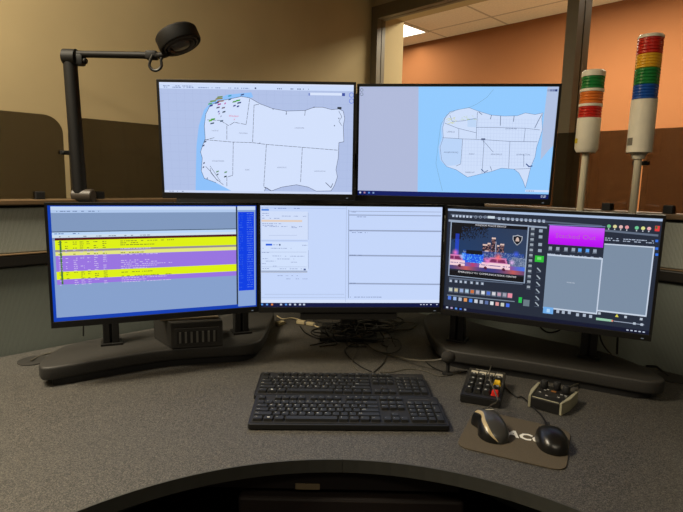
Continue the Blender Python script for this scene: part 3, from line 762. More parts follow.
M.line([A(*p) for p in land[:22]], .0011, dk, 4); M.line([A(*p) for p in land[28:]+land[:1]], .0011, dk, 4)
M.line([A(*p) for p in land[20:27]], .0011, dk, 4)
def dashline(pts, w=.0012, n=3):
    for (a, b) in zip(pts, pts[1:]):
        k = max(1, int(math.hypot(b[0]-a[0], b[1]-a[1])/14))
        for i in range(k):
            t0, t1 = i/k, (i+.8)/k
            M.line([A(a[0]+(b[0]-a[0])*t0, a[1]+(b[1]-a[1])*t0), A(a[0]+(b[0]-a[0])*t1, a[1]+(b[1]-a[1])*t1)], w, dk, 4)
for l in ([(188, 238), (280, 246), (350, 248), (395, 254), (520, 264), (643, 274)], [(355, 120), (350, 248)], [(340, 98), (328, 186), (305, 182), (288, 178), (268, 190), (240, 172), (192, 170)], [(262, 190), (262, 240)], [(284, 246), (282, 360), (262, 366), (262, 400)], [(397, 256), (388, 400)], [(520, 264), (514, 385)], [(355, 120), (375, 116)], [(530, 138), (528, 160)], [(465, 140), (466, 152)], [(185, 240), (222, 230)]): dashline(l)
M.line([A(190, 330), A(205, 345), A(225, 372), A(250, 392)], .0012, dk, 4); M.line([A(205, 335), A(208, 352), A(230, 378)], .001, dk, 4); M.line([A(205, 328), A(240, 380)], .001, dk, 4)
M.line([A(600, 385), A(618, 402), A(624, 388)], .0016, dk, 4); M.line([A(645, 140), A(655, 160), A(645, 175), (A(655, 190))], .001, dk, 4)
M.prect(A(640, 126), A(654, 134), (40, 50, 60), 5); M.line([A(390, 400), A(400, 404), A(412, 412)], .002, dk, 5)
for p in ((465, 150), (420, 133), (560, 127), (630, 190), (645, 165), (375, 250)): M.prect(A(p[0]-1.5, p[1]-2), A(p[0]+1.5, p[1]+2), dk, 5)
# markers
mk = [((215, 106), (110, 150, 60), 22), ((235, 98), (140, 130, 70), 26), ((240, 106), (150, 110, 90), 24), ((238, 92), (110, 140, 70), 20), ((272, 88), (60, 160, 190), 12), ((315, 84), (60, 80, 130), 12), ((300, 104), (60, 170, 60), 16), ((288, 108), (90, 150, 90), 14), ((304, 112), (40, 60, 120), 14), ((288, 122), (50, 60, 130), 9), ((300, 124), (50, 60, 130), 9), ((205, 115), (80, 170, 120), 14), ((208, 122), (40, 50, 140), 12), ((228, 112), (50, 50, 120), 14), ((236, 117), (170, 70, 160), 12), ((256, 114), (190, 90, 170), 6), ((232, 128), (90, 90, 120), 12), ((250, 129), (120, 110, 130), 12), ((234, 142), (90, 90, 170), 6), ((236, 149), (160, 140, 190), 5), ((252, 143), (50, 70, 90), 11), ((242, 158), (170, 180, 210), 6), ((214, 168), (70, 160, 40), 16), ((206, 173), (110, 180, 60), 12), ((212, 182), (60, 80, 110), 14), ((244, 174), (50, 80, 110), 11), ((230, 347), (110, 150, 120), 10), ((258, 349), (100, 150, 110), 10), ((230, 357), (60, 80, 90), 7), ((257, 364), (40, 60, 60), 10), ((188, 245), (50, 70, 100), 8), ((182, 258), (50, 60, 100), 7), ((184, 318), (60, 70, 100), 6), ((182, 332), (60, 70, 100), 6), ((272, 100), (40, 90, 130), 10), ((195, 370), (120, 140, 170), 5)]
for (x, y), c, w in mk:
    a = M.L(*A(x, y)); w = w*.00042; M.poly([(a[0]-w, a[1]-.003), (a[0]+w*.8, a[1]-.0008), (a[0]+w, a[1]+.003), (a[0]-w*.7, a[1]+.0012)], c, 6)
M.text(A(286, 157), 'Windsor', .0075, (220, 100, 140), 6); M.text(A(288, 168), 'x', .008, (220, 100, 140), 6)
for p, s in (((222, 207), 'LASALLE'), ((318, 216), 'TECUMSEH'), ((510, 198), 'LAKESHORE'), ((232, 311), 'AMHERSTBURG'), ((332, 341), 'ESSEX'), ((450, 333), 'KINGSVILLE'), ((580, 346), 'LEAMINGTON')): M.text(A(*p), s, .0048, (120, 130, 160), 6)
M.dashes(M.x0+.012, M.x0+.24, M.z1-.0125, .0022, (120, 140, 190), 3, .8, .002, .006); M.dashes(M.x0+.01, M.x0+.09, M.z1-.009, .0018, (120, 135, 180), 3, .6, .002, .006)
M.dashes(M.x0+.30, M.x0+.40, M.z1-.0125, .0028, (70, 90, 140), 3, .5, .002, .004); M.rect(M.x0+.255, M.z1-.014, M.x0+.259, M.z1-.010, (40, 60, 110), 3)
M.prect((310, 92.5), (343, 95.6), (216, 228, 252), 4); M.prect((342, 93), (345, 96), (60, 80, 160), 5); M.prect((308.5, 93), (310, 95.5), (110, 130, 200), 5)
for y in (95, 101): 
    a = M.L(351.5, y); M.line([(a[0]+.006*math.cos(t*PI/5), a[1]+.006*math.sin(t*PI/5)) for t in range(10)], .0014, (80, 110, 220), 5, px=False, closed=True)
M.rect(M.x0, M.z0, M.x1, M.z0+.006, (206, 218, 246), 5); M.dashes(M.x0+.008, M.x0+.06, M.z0+.003, .0018, (120, 130, 160), 6)
M.finish(); mUL = M

# ---- upper right: regional map
M = Monitor((.30, 1.452, 1.383), (-6.1, 4.6, -.1), 'upper right monitor with a blue-water regional map beside the interior window')
A = K(350, 70, 3.105)
M.rect(M.x0, M.z0, M.x1, M.z1, (146, 202, 254), 0)
M.ppoly([A(15, 45), A(213, 52), A(210, 382), A(15, 385)], (176, 186, 218), 1)
M.ppoly([A(614, 52), A(652, 50), A(642, 235), A(618, 248), A(592, 280), A(600, 170)], (176, 192, 224), 1)
land = [(295, 150), (310, 130), (340, 122), (370, 117), (400, 128), (440, 140), (480, 143), (520, 142), (545, 133), (575, 138), (600, 133), (596, 150), (598, 185), (590, 210), (580, 240), (575, 270), (562, 300), (552, 340), (545, 366), (538, 345), (525, 320), (510, 308), (470, 305), (440, 315), (410, 322), (365, 333), (330, 310), (300, 300), (285, 280), (280, 240), (290, 210), (288, 180)]
M.ppoly([A(x+ (-5 if x < 300 else 0), y) for x, y in land], (176, 208, 250), 2)
M.ppoly([A(*p) for p in land], (206, 222, 250), 3)
M.ppoly([A(*p) for p in [(290, 212), (348, 214), (344, 290), (328, 296), (300, 298), (286, 280), (281, 240)]], (186, 212, 248), 4)
M.ppoly([A(*p) for p in [(365, 150), (392, 150), (392, 178), (365, 176)]], (190, 214, 246), 4)
gd = (186, 202, 236)
rnd = random.Random(5)
for i in range(20):
    x = 400+i*9.6; M.line([A(x, 150), A(x-4, 298 if x < 575 else 250)], .0005, gd, 5)
for i in range(14): y = 152+i*11; M.line([A(398 if y < 215 else 345, y), A(592-(y-150)*.12, y+4)], .0005, gd, 5)
for i in range(6): x = 350+i*9; M.line([A(x, 218), A(x-1, 312)], .0005, gd, 5)
bl = (92, 106, 140)
M.line([A(*p) for p in land], .0009, (96, 116, 156), 6, closed=True)
for l in ([(288, 210), (350, 214), (413, 216), (500, 222), (582, 223)], [(396, 130), (392, 214)], [(350, 214), (344, 292), (330, 298)], [(413, 216), (416, 230), (410, 320)], [(497, 222), (493, 305)], [(392, 178), (470, 179), (545, 181), (590, 186)], [(340, 182), (392, 195)], [(295, 165), (338, 182), (338, 212)], [(310, 140), (318, 160), (350, 158), (392, 150)], [(413, 218), (445, 255)], [(545, 181), (540, 222)], [(510, 308), (560, 306)], [(540, 262), (540, 300)]):
    M.line([A(*p) for p in l], .001, bl, 6)
for l in ([(440, 140), (436, 152)], [(468, 143), (467, 172)], [(510, 142), (508, 160)], [(596, 138), (585, 158), (574, 180)], [(400, 130), (410, 138)]): M.line([A(*p) for p in l], .0016, bl, 6)
M.line([A(548, 292), A(556, 300), A(566, 298)], .003, (50, 80, 140), 7); M.line([A(408, 308), A(418, 318), A(428, 312)], .002, (60, 90, 140), 7); M.line([A(436, 300), A(440, 312)], .0014, bl, 7)
M.prect(A(408, 212), A(420, 218), bl, 7)
for i in range(26):
    x = rnd.uniform(302, 328); y = rnd.uniform(148, 166); M.line([A(x, y), A(x+rnd.uniform(-7, 7), y+rnd.uniform(-3, 3))], .001, (206, 212, 150), 7)
for i in range(16):
    x = rnd.uniform(350, 385); y = rnd.uniform(140, 156); M.line([A(x, y), A(x+rnd.uniform(-9, 9), y+rnd.uniform(-2, 2))], .001, (190, 210, 160), 7)
gl = (120, 160, 190)
M.line([A(*p) for p in [(446, 60), (425, 85), (395, 105), (372, 116), (330, 124), (300, 140), (282, 170), (276, 215), (272, 250), (267, 290), (276, 330), (287, 375)]], .0009, gl, 6)
for p, s in (((313, 192), 'LASALLE'), ((500, 182), 'LAKESHORE'), ((314, 256), 'AMHERSTBURG'), ((378, 261), 'ESSEX'), ((372, 318), 'HARROW'), ((455, 262), 'KINGSVILLE'), ((538, 263), 'LEAMINGTON')): M.text(A(*p), s, .0056, (96, 110, 146), 7)
M.prect(A(545, 372), A(620, 380), (206, 220, 248), 6); M.dashes(M.L(*A(548, 375))[0], M.L(*A(572, 375))[0], M.L(*A(560, 376))[1], .002, (110, 130, 170), 7, .9)
for i in range(4): a = M.L(*A(617+i*8, 63)); M.rect(a[0]-.003, a[1]-.0028, a[0]+.003, a[1]+.0028, [(150, 164, 200), (110, 126, 170), (110, 126, 170), (40, 60, 120)][i], 6)
for y in (62, 75): a = M.L(*A(36, y)); M.line([(a[0]+.004*math.cos(t*PI/4), a[1]+.004*math.sin(t*PI/4)) for t in range(8)], .001, (90, 104, 130), 6, px=False, closed=True)
M.rect(M.x0, M.z0, M.x1, M.z0+.0125, (10, 26, 96), 5)
for i, c in enumerate([(200, 210, 230), (170, 130, 160), (80, 140, 220), (120, 150, 200)]): M.rect(M.x0+.004+i*.0125, M.z0+.0045, M.x0+.009+i*.0125, M.z0+.009, c, 6)
M.dashes(M.x1-.02, M.x1-.006, M.z0+.008, .0018, (190, 200, 220), 6, .9); M.dashes(M.x1-.02, M.x1-.006, M.z0+.0045, .0018, (190, 200, 220), 6, .9)
M.finish(); mUR = M

# central column carrying the two upper monitors and the centre one
t = thing('monitor_stand', 'dark central stand behind the monitors carrying the upper pair', 'monitor stand', (.03, 1.80, DESK))
bm = NEW(); box(bm, (0, .03, .0075), (.2, .18, .014), .004); mkobj('base', bm, m_blackmatte, t)
bm = NEW(); box(bm, (0, 0, .43), (.06, .05, .81), .006); mkobj('column', bm, m_blackmatte, t)
bm = NEW(); box(bm, (-.07, -.05, .485), (1.02, .03, .085), .004); box(bm, (0, -.03, .485), (.1, .03, .06)); mkobj('lower_beam', bm, m_blackmatte, t)
bm = NEW(); box(bm, (0, -.052, .655), (.86, .03, .04), .004); box(bm, (0, -.03, .655), (.1, .03, .06)); mkobj('crossbar', bm, m_blackmatte, t)
for x in (-.265, .27):
    bm = NEW(); box(bm, (x, -.17, .655), (.05, .21, .025), .003); box(bm, (x, -.268, .655), (.1, .012, .1), .002); mkobj('bracket', bm, m_blackmatte, t)
bm = NEW(); box(bm, (0, -.135, .33), (.05, .22, .025), .003); box(bm, (0, -.24, .33), (.1, .012, .1), .002); mkobj('bracket', bm, m_blackmatte, t)

# ------------------------------------------------------------------ vented box on the left platform
bA = Vector((-.488, 1.462, 0)); bB = Vector((-.348, 1.502, 0)); ang = math.atan2(bB.y-bA.y, bB.x-bA.x)
mid_ = (bA+bB)/2
t = thing('equipment_box', 'black vented equipment box on the platform under the left monitor', 'box', (mid_.x, mid_.y+.002, PZ+.0006), (0, 0, ang))
w = (bB-bA).length
bm = NEW()
hb = .078
prism(bm, [(-w/2, 0), (w/2, 0), (w/2-.012, .15), (-w/2-.055, .12)], 0, hb, bevel=.003)
box(bm, (0, -.002, hb*.46), (w*.86, .006, hb*.62), .001)
mkobj('casing', bm, m_platform_edge, t)
bm = NEW(); box(bm, (0, -.0058, hb*.44), (w*.78, .0012, hb*.46)); mkobj('vent_opening', bm, m_blackmatte, t)
for i in range(7):
    bm = NEW(); box(bm, (-w*.33+w*.66*i/6, -.0082, hb*.44), (.006, .0032, hb*.42), .0006, None)
    mkobj('fin', bm, mat('grey_fin', (96, 94, 88), .5), t)
bm = NEW(); prism(bm, [(-w/2-.03, .02), (w/2-.01, .02), (w/2-.02, .13), (-w/2-.03, .11)], hb+.0005, hb+.008, bevel=.002); mkobj('lid', bm, mat('brown_grey_lid', (96, 84, 66), .6), t)

# ------------------------------------------------------------------ desk lamp
yL = 1.70
b0 = ony(80, 192, yL); top = ony(69.8, 58, yL)
lamp = thing('task_lamp', 'black articulated task lamp with round head clamped to the left partition', 'lamp', (b0.x, yL, 1.2035))
o0 = Vector((b0.x, yL, 1.2035)); tl = top-o0
def rel(px, py, Y=yL): return ony(px, py, Y)-o0
bm = NEW(); tube(bm, [Vector((0, 0, .02)), tl], lambda t: .0205+.001*(1-t), 20, smoothk=0); mkobj('pole', bm, m_lampblack, lamp, smooth=True)
bm = NEW(); c0 = rel(73.5, 195); c1 = rel(93.5, 195.5)
Mx = Matrix.Translation((c0.x, 0, .011)) @ Matrix.Rotation(PI/2, 4, 'Y')
lathe(bm, [(.019, 0), (.022, .003), (.022, c1.x-c0.x-.003), (.019, c1.x-c0.x)], 28, Mx); mkobj('base_joint', bm, mat('dark_brown_grey_joint', (62, 54, 46), .45), lamp, smooth=True)
bm = NEW(); box(bm, (.0, .0175, .0022), (.04, .034, .004), .001); mkobj('clamp', bm, m_lampblack, lamp)
ej = rel(69, 57.5)
bm = NEW(); lathe(bm, [(.021, -.022), (.0255, -.019), (.0255, .019), (.021, .022)], 28, Matrix.Translation(ej+Vector((.005, 0, 0))) @ Matrix.Rotation(PI/2, 4, 'Y')); mkobj('elbow_joint', bm, m_lampblack, lamp, smooth=True)
bm = NEW(); k = rel(77, 60); box(bm, k, (.045, .03, .035), .006); k2 = rel(84.5, 61); lathe(bm, [(.009, 0), (.010, .004), (.010, .012), (.006, .016)], 16, Matrix.Translation(k2-Vector((.008, 0, 0))) @ Matrix.Rotation(PI/2, 4, 'Y')); mkobj('tension_knob', bm, m_lampblack, lamp, smooth=True)
a0 = rel(73, 54, yL); a1 = rel(158, 55.5, yL-.03)
bm = NEW(); tube(bm, [a0, a1], .0105, 16, smoothk=0); box(bm, (a1+a0)/2+(a1-a0)*.43, (.035, .026, .026), .005); mkobj('arm', bm, m_lampblack, lamp, smooth=True)
hc = rel(181, 45.5, yL-.05); axis = Vector((-.42, .08, .90)).normalized()
Mh = Matrix.Translation(hc) @ axis.to_track_quat('Z', 'Y').to_matrix().to_4x4()
bm = NEW(); lathe(bm, [(.056, .004), (.056, 0), (.062, -.001), (.064, .003), (.064, .036), (.059, .042), (.001, .044)], 48, Mh, cap=True)
head = mkobj('lamp_head', bm, m_lampblack, lamp, smooth=True)
bm = NEW(); lathe(bm, [(.055, .004), (.053, -.003), (.049, -.003), (.046, .003)], 48, Mh, cap=False); lathe(bm, [(.044, .004), (.042, -.004), (.038, -.004), (.035, .003)], 48, Mh, cap=False); mkobj('ring', bm, mat('dark_glossy_ring', (96, 94, 98), .25), head, smooth=True)
bm = NEW(); lathe(bm, [(.030, .0035), (.026, -.004), (.001, -.006)], 32, Mh, cap=False); mkobj('lens', bm, mat('grey_lens', (120, 122, 130), .15), head, smooth=True)
bm = NEW(); j0 = rel(160, 55.5, yL-.04); tube(bm, [a1, j0, rel(166, 54, yL-.045), Mh @ Vector((.0, -.0, .02))*1.0 if False else rel(169, 52, yL-.05)], .010, 12); mkobj('head_joint', bm, m_lampblack, lamp, smooth=True)
bm = NEW(); cp = [rel(x, y, yL-.045) for x, y in ((153, 55), (150.5, 60), (149.5, 66), (153, 70), (158, 70), (161.5, 66), (161, 60), (163, 56))]
tube(bm, cp, .0045, 8); mkobj('cable_loop', bm, m_cable, lamp, smooth=True)

# ------------------------------------------------------------------ signal towers
def lens_mat(name, col):
    M_ = mat(name, col, .22, spec=.6, coat=.3); b_ = M_.node_tree.nodes['Principled BSDF']
    b_.inputs['Subsurface Weight'].default_value = .0; b_.inputs['Transmission Weight'].default_value = .0
    return M_
mg = lens_mat('green_lens', (30, 128, 58)); ma = lens_mat('amber_lens', (232, 124, 44)); mr = lens_mat('red_lens', (204, 40, 30)); my = lens_mat('yellow_lens', (236, 178, 40)); mb = lens_mat('blue_lens', (24, 84, 172))
ZT = 1.10
def tower(Y, base_px, top_px, lean, R, layers, ribs, foot, stick, label):
    """layers: list of (kind, py_top, py_bottom, mat)"""
    g = ony(base_px[0], base_px[1], Y); tp = ony(top_px[0], top_px[1], Y)
    d = (tp-g).normalized(); gz = g - d*((g.z-ZT)/d.z)
    t = thing('signal_tower', label, 'signal light', (gz.x, gz.y, ZT)); q = Vector((0, 0, 1)).rotation_difference(d).to_matrix().to_4x4()
    t.rotation_euler = q.to_euler()
    def hz(py):   # height along axis for pixel row
        best = None
        lo, hi = 0.0, 1.3
        for _ in range(40):
            mdl = (lo+hi)/2; p = gz+d*mdl-Vector((.013, .032, 0)); rel_ = p-CAM
            dep = rel_.dot(FW); v2 = -rel_.dot(UP)/dep; u2 = rel_.x/dep; v = u2*math.sin(RO)+v2*math.cos(RO)
            if 256+v*F > py: lo = mdl
            else: hi = mdl
        return lo
    off = (2.515-(gz.x+gz.y))/math.sqrt(2)-.0095
    bm = NEW(); Mb = q.inverted() @ Matrix.Rotation(-PI/4, 4, 'Z'); box(bm, (0, (off-.001)/2, -.006), (.034, off-.001, .012), .002, Mb); box(bm, (0, off-.004, .0), (.05, .005, .05), .001, Mb); lathe(bm, [(.016, .0), (.016, .02), (.0125, .0215)], 20)
    mkobj('mounting_bracket', bm, m_creampole, t)
    hb_ = hz(foot[1])
    bm = NEW(); lathe(bm, [(.0108, .0), (.0108, hb_-.001)], 20); mkobj('pole', bm, m_creampole, t, smooth=True)
    if foot[0]:
        bm = NEW(); hn = hz(foot[0]); lathe(bm, [(.014, hb_-.001), (.016, hb_), (.020, hn-.006), (.026, hn-.0003)], 24); mkobj('neck', bm, m_cream, t, smooth=True)
    for kind, y0, y1, mm in layers:
        z1 = hz(y0); z0 = hz(y1)+.0002; bm = NEW()
        if kind == 'cap': lathe(bm, [(R, z0), (R, z1-.004), (R-.004, z1), (.0005, z1+.001)], 36)
        elif kind == 'ring': lathe(bm, [(R+.0006, z0), (R+.0006, z1)], 36)
        elif kind == 'body': lathe(bm, [(R+.0005, z0), (R+.0005, z1)] if foot[0] else [(R-.006, z0), (R+.0005, z0+.012), (R+.0005, z1)], 36)
        elif kind == 'lens':
            n = ribs; prof = []
            for i in range(n):
                a = z0+(z1-z0)*i/n; b_ = z0+(z1-z0)*(i+1)/n
                prof += [(R-.0025, a), (R-.0003, a+(b_-a)*.25), (R-.0003, b_-(b_-a)*.25), (R-.0025, b_-.0001)]
            lathe(bm, prof, 36)
        mkobj({'cap': 'cap', 'ring': 'collar', 'body': 'body', 'lens': 'lens'}[kind], bm, mm, t, smooth=True)
    # sticker wrapped on the body
    sx, sy, sw, sh, sm = stick
    inv = q.inverted(); pc_ = ony(sx, sy, Y-R)-gz; lc = inv @ pc_
    a0 = math.atan2(-math.sqrt(max(R*R-lc.x**2, 1e-8)), lc.x); bm = NEW(); n = 6; da = sw/R/2
    rr = R+.0011; prev = None
    for i in range(n+1):
        a = a0-da+2*da*i/n
        v0 = bm.verts.new((rr*math.cos(a), rr*math.sin(a), lc.z-sh/2)); v1 = bm.verts.new((rr*math.cos(a), rr*math.sin(a), lc.z+sh/2))
        if prev: bm.faces.new((prev[0], v0, v1, prev[1]))
        prev = (v0, v1)
    mkobj('sticker', bm, sm, t)
    return t
tower(1.70, (580, 210), (594, 72), 0, .0345,
      [('cap', 68.6, 75, m_cream), ('lens', 75, 87.8, mg), ('ring', 87.8, 90.6, m_cream), ('lens', 90.6, 103, ma), ('ring', 103, 105.6, m_cream), ('lens', 105.6, 117.2, mr), ('ring', 117.2, 119.8, m_cream), ('body', 119.8, 152, m_cream)],
      4, (None, 152), (577.5, 140, .018, .015, mat('yellow_sticker', (214, 190, 30), .6)), 'shorter signal tower with green, amber and red lenses on a cream pole')
tower(1.60, (632.5, 213), (651.5, 34), 0, .0345,
      [('cap', 32.2, 35.8, m_cream), ('lens', 35.8, 52.3, mr), ('lens', 52.3, 66.8, my), ('lens', 66.8, 83.5, mg), ('lens', 83.5, 98.4, mb), ('body', 98.4, 152, m_cream)],
      5, (152, 158.5), (635, 141, .022, .022, mat('grey_printed_sticker', (120, 112, 98), .6, noise=.3, nscale=600)), 'taller signal tower with red, yellow, green and blue lenses')

# ------------------------------------------------------------------ keyboards
U = .0193
KROWS = []
def krow(y, items):
    x = 0
    for it in items:
        if isinstance(it, (int, float)): x += it; continue
        l, w = it if isinstance(it, tuple) else (it, 1)
        KROWS.append((l, x, y, w, 1)); x += w
krow(0, ['Esc', 1, 'F1', 'F2', 'F3', 'F4', .5, 'F5', 'F6', 'F7', 'F8', .5, 'F9', 'F10', 'F11', 'F12', .25, 'Prt', 'Scr', 'Brk'])
krow(1.35, list('`1234567890-=')+[('Back', 2), .25, 'Ins', 'Hm', 'Pu', .25, 'Num', '/', '*', '-'])
krow(2.35, [('Tab', 1.5)]+list('QWERTYUIOP[]')+[('\\', 1.5), .25, 'Del', 'End', 'Pd', .25, '7', '8', '9'])
krow(3.35, [('Caps', 1.75)]+list("ASDFGHJKL;'")+[('Enter', 2.25), 3.5, '4', '5', '6'])
krow(4.35, [('Shift', 2.25)]+list('ZXCVBNM,./')+[('Shift', 2.75), 1.25, '^', 1.25, '1', '2', '3'])
krow(5.35, [('Ctrl', 1.25), ('#', 1.25), ('Alt', 1.25), ('', 6.25), ('Alt', 1.25), ('Fn', 1.25), ('=', 1.25), ('Ctrl', 1.25), .25, '<', 'v', '>', .25, ('0', 2), '.'])
KROWS.append(('+', 21.5, 2.35, 1, 2)); KROWS.append(('Ent', 21.5, 4.35, 1, 2))
def key_mesh(l, w, h):
    bm = NEW(); kw = w*U-.0022; kh = h*U-.0022
    t = bmesh.new(); a = rounded(kw, kh, .0015, 2); b_ = rounded(kw-.003, kh-.003, .0015, 2)
    va = [t.verts.new((p[0], p[1], 0)) for p in a]; vb = [t.verts.new((p[0], p[1]+.0002, .0058)) for p in b_]
    t.faces.new(va[::-1]); t.faces.new(vb); n = len(a)
    for i in range(n): t.faces.new((va[i], va[(i+1) % n], vb[(i+1) % n], vb[i]))
    merge(bm, t, 0)
    if l == '#':
        for dx in (-.0014, .0014):
            for dy in (-.0014, .0014): box(bm, (dx, dy, .006), (.0022, .0022, .0003), 0, None, 1)
    elif l:
        single = len(l) == 1
        Mt = Matrix.Translation((-kw/2+.0035 if True else 0, .0022, .0061))
        add_text(bm, l, .0058 if single else .0038, Mt, 1, 'LEFT')
    return bm
key_cache = {}
def keyboard(p_fl, ang, label, first=None):
    ww, dd = 22.5*U+.016, 6.35*U+.024
    t = thing('keyboard', label, 'keyboard', p_fl, (math.radians(2.2), 0, ang), 'keyboards')
    bm = NEW(); prism(bm, rounded(ww, dd, .006, 3, ww/2, dd/2), .0015, .0135, bevel=.0015); box(bm, (ww/2, .0035, .005), (ww-.01, .005, .008), .001)
    mkobj('case', bm, m_kb, t)
    bm = NEW(); box(bm, (ww/2, dd/2, .0138), (ww-.010, dd-.012, .0006)); mkobj('key_well', bm, m_blackmatte, t)
    for x in (.03, ww-.03):
        bm = NEW(); box(bm, (x, dd-.012, -.0018), (.03, .012, .006), .001); mkobj('foot', bm, m_kb, t)
    ks = sorted(KROWS, key=lambda k: k[2]*100-k[1] if True else 0, reverse=True)
    near, rest = ks[:100], ks[100:]
    for k in near:
        l, x, y, w, h = k
        pos = (.008+(x+w/2)*U, dd-.012-(y+h/2)*U, .0143)
        if k in key_cache:
            o = key_cache[k].copy(); C.objects.link(o); o.parent = t; o.location = pos
        else:
            o = mkobj('key', key_mesh(l, w, h), [m_keycap, m_legend], t, loc=pos); key_cache[k] = o
    bm = NEW()
    for l, x, y, w, h in rest:
        kb = key_mesh(l, w, h); bmesh.ops.translate(kb, vec=(.008+(x+w/2)*U, dd-.012-(y+h/2)*U, .0143), verts=kb.verts)
        merge(bm, kb)
    o = mkobj('key', bm, [m_keycap, m_legend], t); o['kind'] = 'stuff'
    bm = NEW(); box(bm, (ww-.05, dd-.012-.45*U, .0145), (.05, .006, .0005)); mkobj('indicator_strip', bm, m_platform_edge, t)
    return t
keyboard((-.2, 1.087, DESK+.001), math.radians(1.6), 'black full-size keyboard nearest the desk edge')
keyboard((-.213, 1.244, DESK+.001), math.radians(1.3), 'black full-size keyboard lying behind the front keyboard')

# ------------------------------------------------------------------ programmable keypad
kp0 = Vector((.308, 1.262, 0)); kp1 = Vector((.399, 1.226, 0)); kang = math.atan2(kp1.y-kp0.y, kp1.x-kp0.x)
t = thing('keypad', 'small black keypad with one yellow and one red key behind the mouse mat', 'keypad', ((kp0.x+kp1.x)/2, (kp0.y+kp1.y)/2, DESK+.0006), (0, 0, kang))
kw = .098; kd = .155
bm = NEW(); tt = bmesh.new()
prof = [(0, 0), (0, .020), (.008, .023), (kd, .040), (kd, 0)]
va = [tt.verts.new((-kw/2, y, z)) for y, z in prof]; vb = [tt.verts.new((kw/2, y, z)) for y, z in prof]
tt.faces.new(va); tt.faces.new(vb[::-1])
for i in range(5): tt.faces.new((va[i], va[(i+1) % 5], vb[(i+1) % 5], vb[i]))
bmesh.ops.recalc_face_normals(tt, faces=tt.faces[:]); bmesh.ops.bevel(tt, geom=tt.edges[:], offset=.002, segments=2, affect='EDGES')
merge(bm, tt); mkobj('case', bm, m_black, t)
sl = math.atan2(.017, kd-.008)
def kpM(x, y, dz=0): return Matrix.Translation((x, y, .023+(y-.008)*math.tan(sl)+dz)) @ Matrix.Rotation(sl, 4, 'X')
m_yk = mat('yellow_keycap', (222, 178, 26), .45); m_rk = mat('red_keycap', (200, 36, 24), .45); m_strip = mat('pale_label_strip', (188, 180, 158), .6)
for c in range(4):
    bm = NEW(); box(bm, (0, 0, .0012), (.0185, .015, .0022), .0005, kpM(-.031+c*.0215, .128)); mkobj('label_strip', bm, m_strip, t)
for r in range(4):
    for c in range(4):
        x = -.031+c*.0215; y = .024+r*.0262
        mm = m_keycap; h = .010
        if c == 3 and r == 0: mm = m_rk
        if c == 3 and r == 2: mm = m_yk
        bm = NEW(); Mk = kpM(x, y)
        a = rounded(.019, .0205, .002, 2); b_ = rounded(.014, .015, .002, 2); q1 = bmesh.new()
        va = [q1.verts.new((p[0], p[1], .0006)) for p in a]; vb = [q1.verts.new((p[0], p[1], h)) for p in b_]
        q1.faces.new(va[::-1]); q1.faces.new(vb); n = len(a)
        for i in range(n): q1.faces.new((va[i], va[(i+1) % n], vb[(i+1) % n], vb[i]))
        bmesh.ops.transform(q1, matrix=Mk, verts=q1.verts); merge(bm, q1)
        if mm is m_keycap:
            box(bm, (random.uniform(-.003, .003), random.uniform(-.002, .003), h+.0002), (.005, .003, .0003), 0, Mk, 1)
        o = mkobj('key', bm, [mm, m_legend], t)
        if mm is m_rk: o['label'] = 'red key'
        if mm is m_yk: o['label'] = 'yellow key'
bm = NEW(); add_text(bm, 'Mini Keypad', .0075, kpM(-.012, .1455, .0013)); mkobj('lettering', bm, m_strip, t)

# ------------------------------------------------------------------ control box with three knobs
q0 = Vector((.476, 1.240, 0)); q1_ = Vector((.533, 1.193, 0)); cang = math.atan2(q1_.y-q0.y, q1_.x-q0.x)
fc = (q0+q1_)/2
t = thing('control_box', 'black control box with three knobs and pale curved sides right of the keypad', 'control box', (fc.x, fc.y, DESK+.0006), (0, 0, math.radians(-38)))
bm = NEW()
wF, wB, dB = .068, .086, .105
prism(bm, [(-wF/2, 0), (wF/2, 0), (wB/2-.004, .05), (wB/2, dB), (-wB/2, dB), (-wB/2+.004, .05)], 0, .028, bevel=.002)
mkobj('case', bm, m_black, t)
m_grip = mat('pale_grey_green_side', (150, 146, 122), .5)
for s in (-1, 1):
    bm = NEW(); pin = [(s*(wF/2+.0006), .001), (s*(wB/2-.0034), .05), (s*(wB/2+.0006), dB-.002)]; pout = [(s*(wF/2+.006), .0), (s*(wB/2+.006), .045), (s*(wB/2+.0075), dB)]
    prism(bm, pin+pout[::-1], 0, .031, bevel=.0015); mkobj('side_grip', bm, m_grip, t)
bm = NEW(); box(bm, (0, .0035, .0285), (wF-.004, .003, .0025), .0008); mkobj('front_lip', bm, m_grip, t)
for x, y in ((-.027, .082), (.002, .092), (.028, .080)):
    bm = NEW(); lathe(bm, [(.0085, .0284), (.0095, .030), (.009, .046), (.0075, .048)], 20, Matrix.Translation((x, y, 0))); 
    box(bm, (x, y-.003, .0482), (.0015, .010, .0006)); mkobj('knob', bm, m_blackmatte, t, smooth=True)
for x, y in ((-.020, .065), (-.026, .045), (-.006, .032), (.022, .062), (.020, .040), (.032, .06), (-.015, .074)):
    bm = NEW(); box(bm, (x, y, .0288), (.006, .0025, .0006)); mkobj('marking', bm, m_legend, t)
bm = NEW(); box(bm, (.0, .070, .0289), (.012, .008, .001), .0003); mkobj('indicator', bm, emis('amber_glow', (210, 130, 50), .25), t)

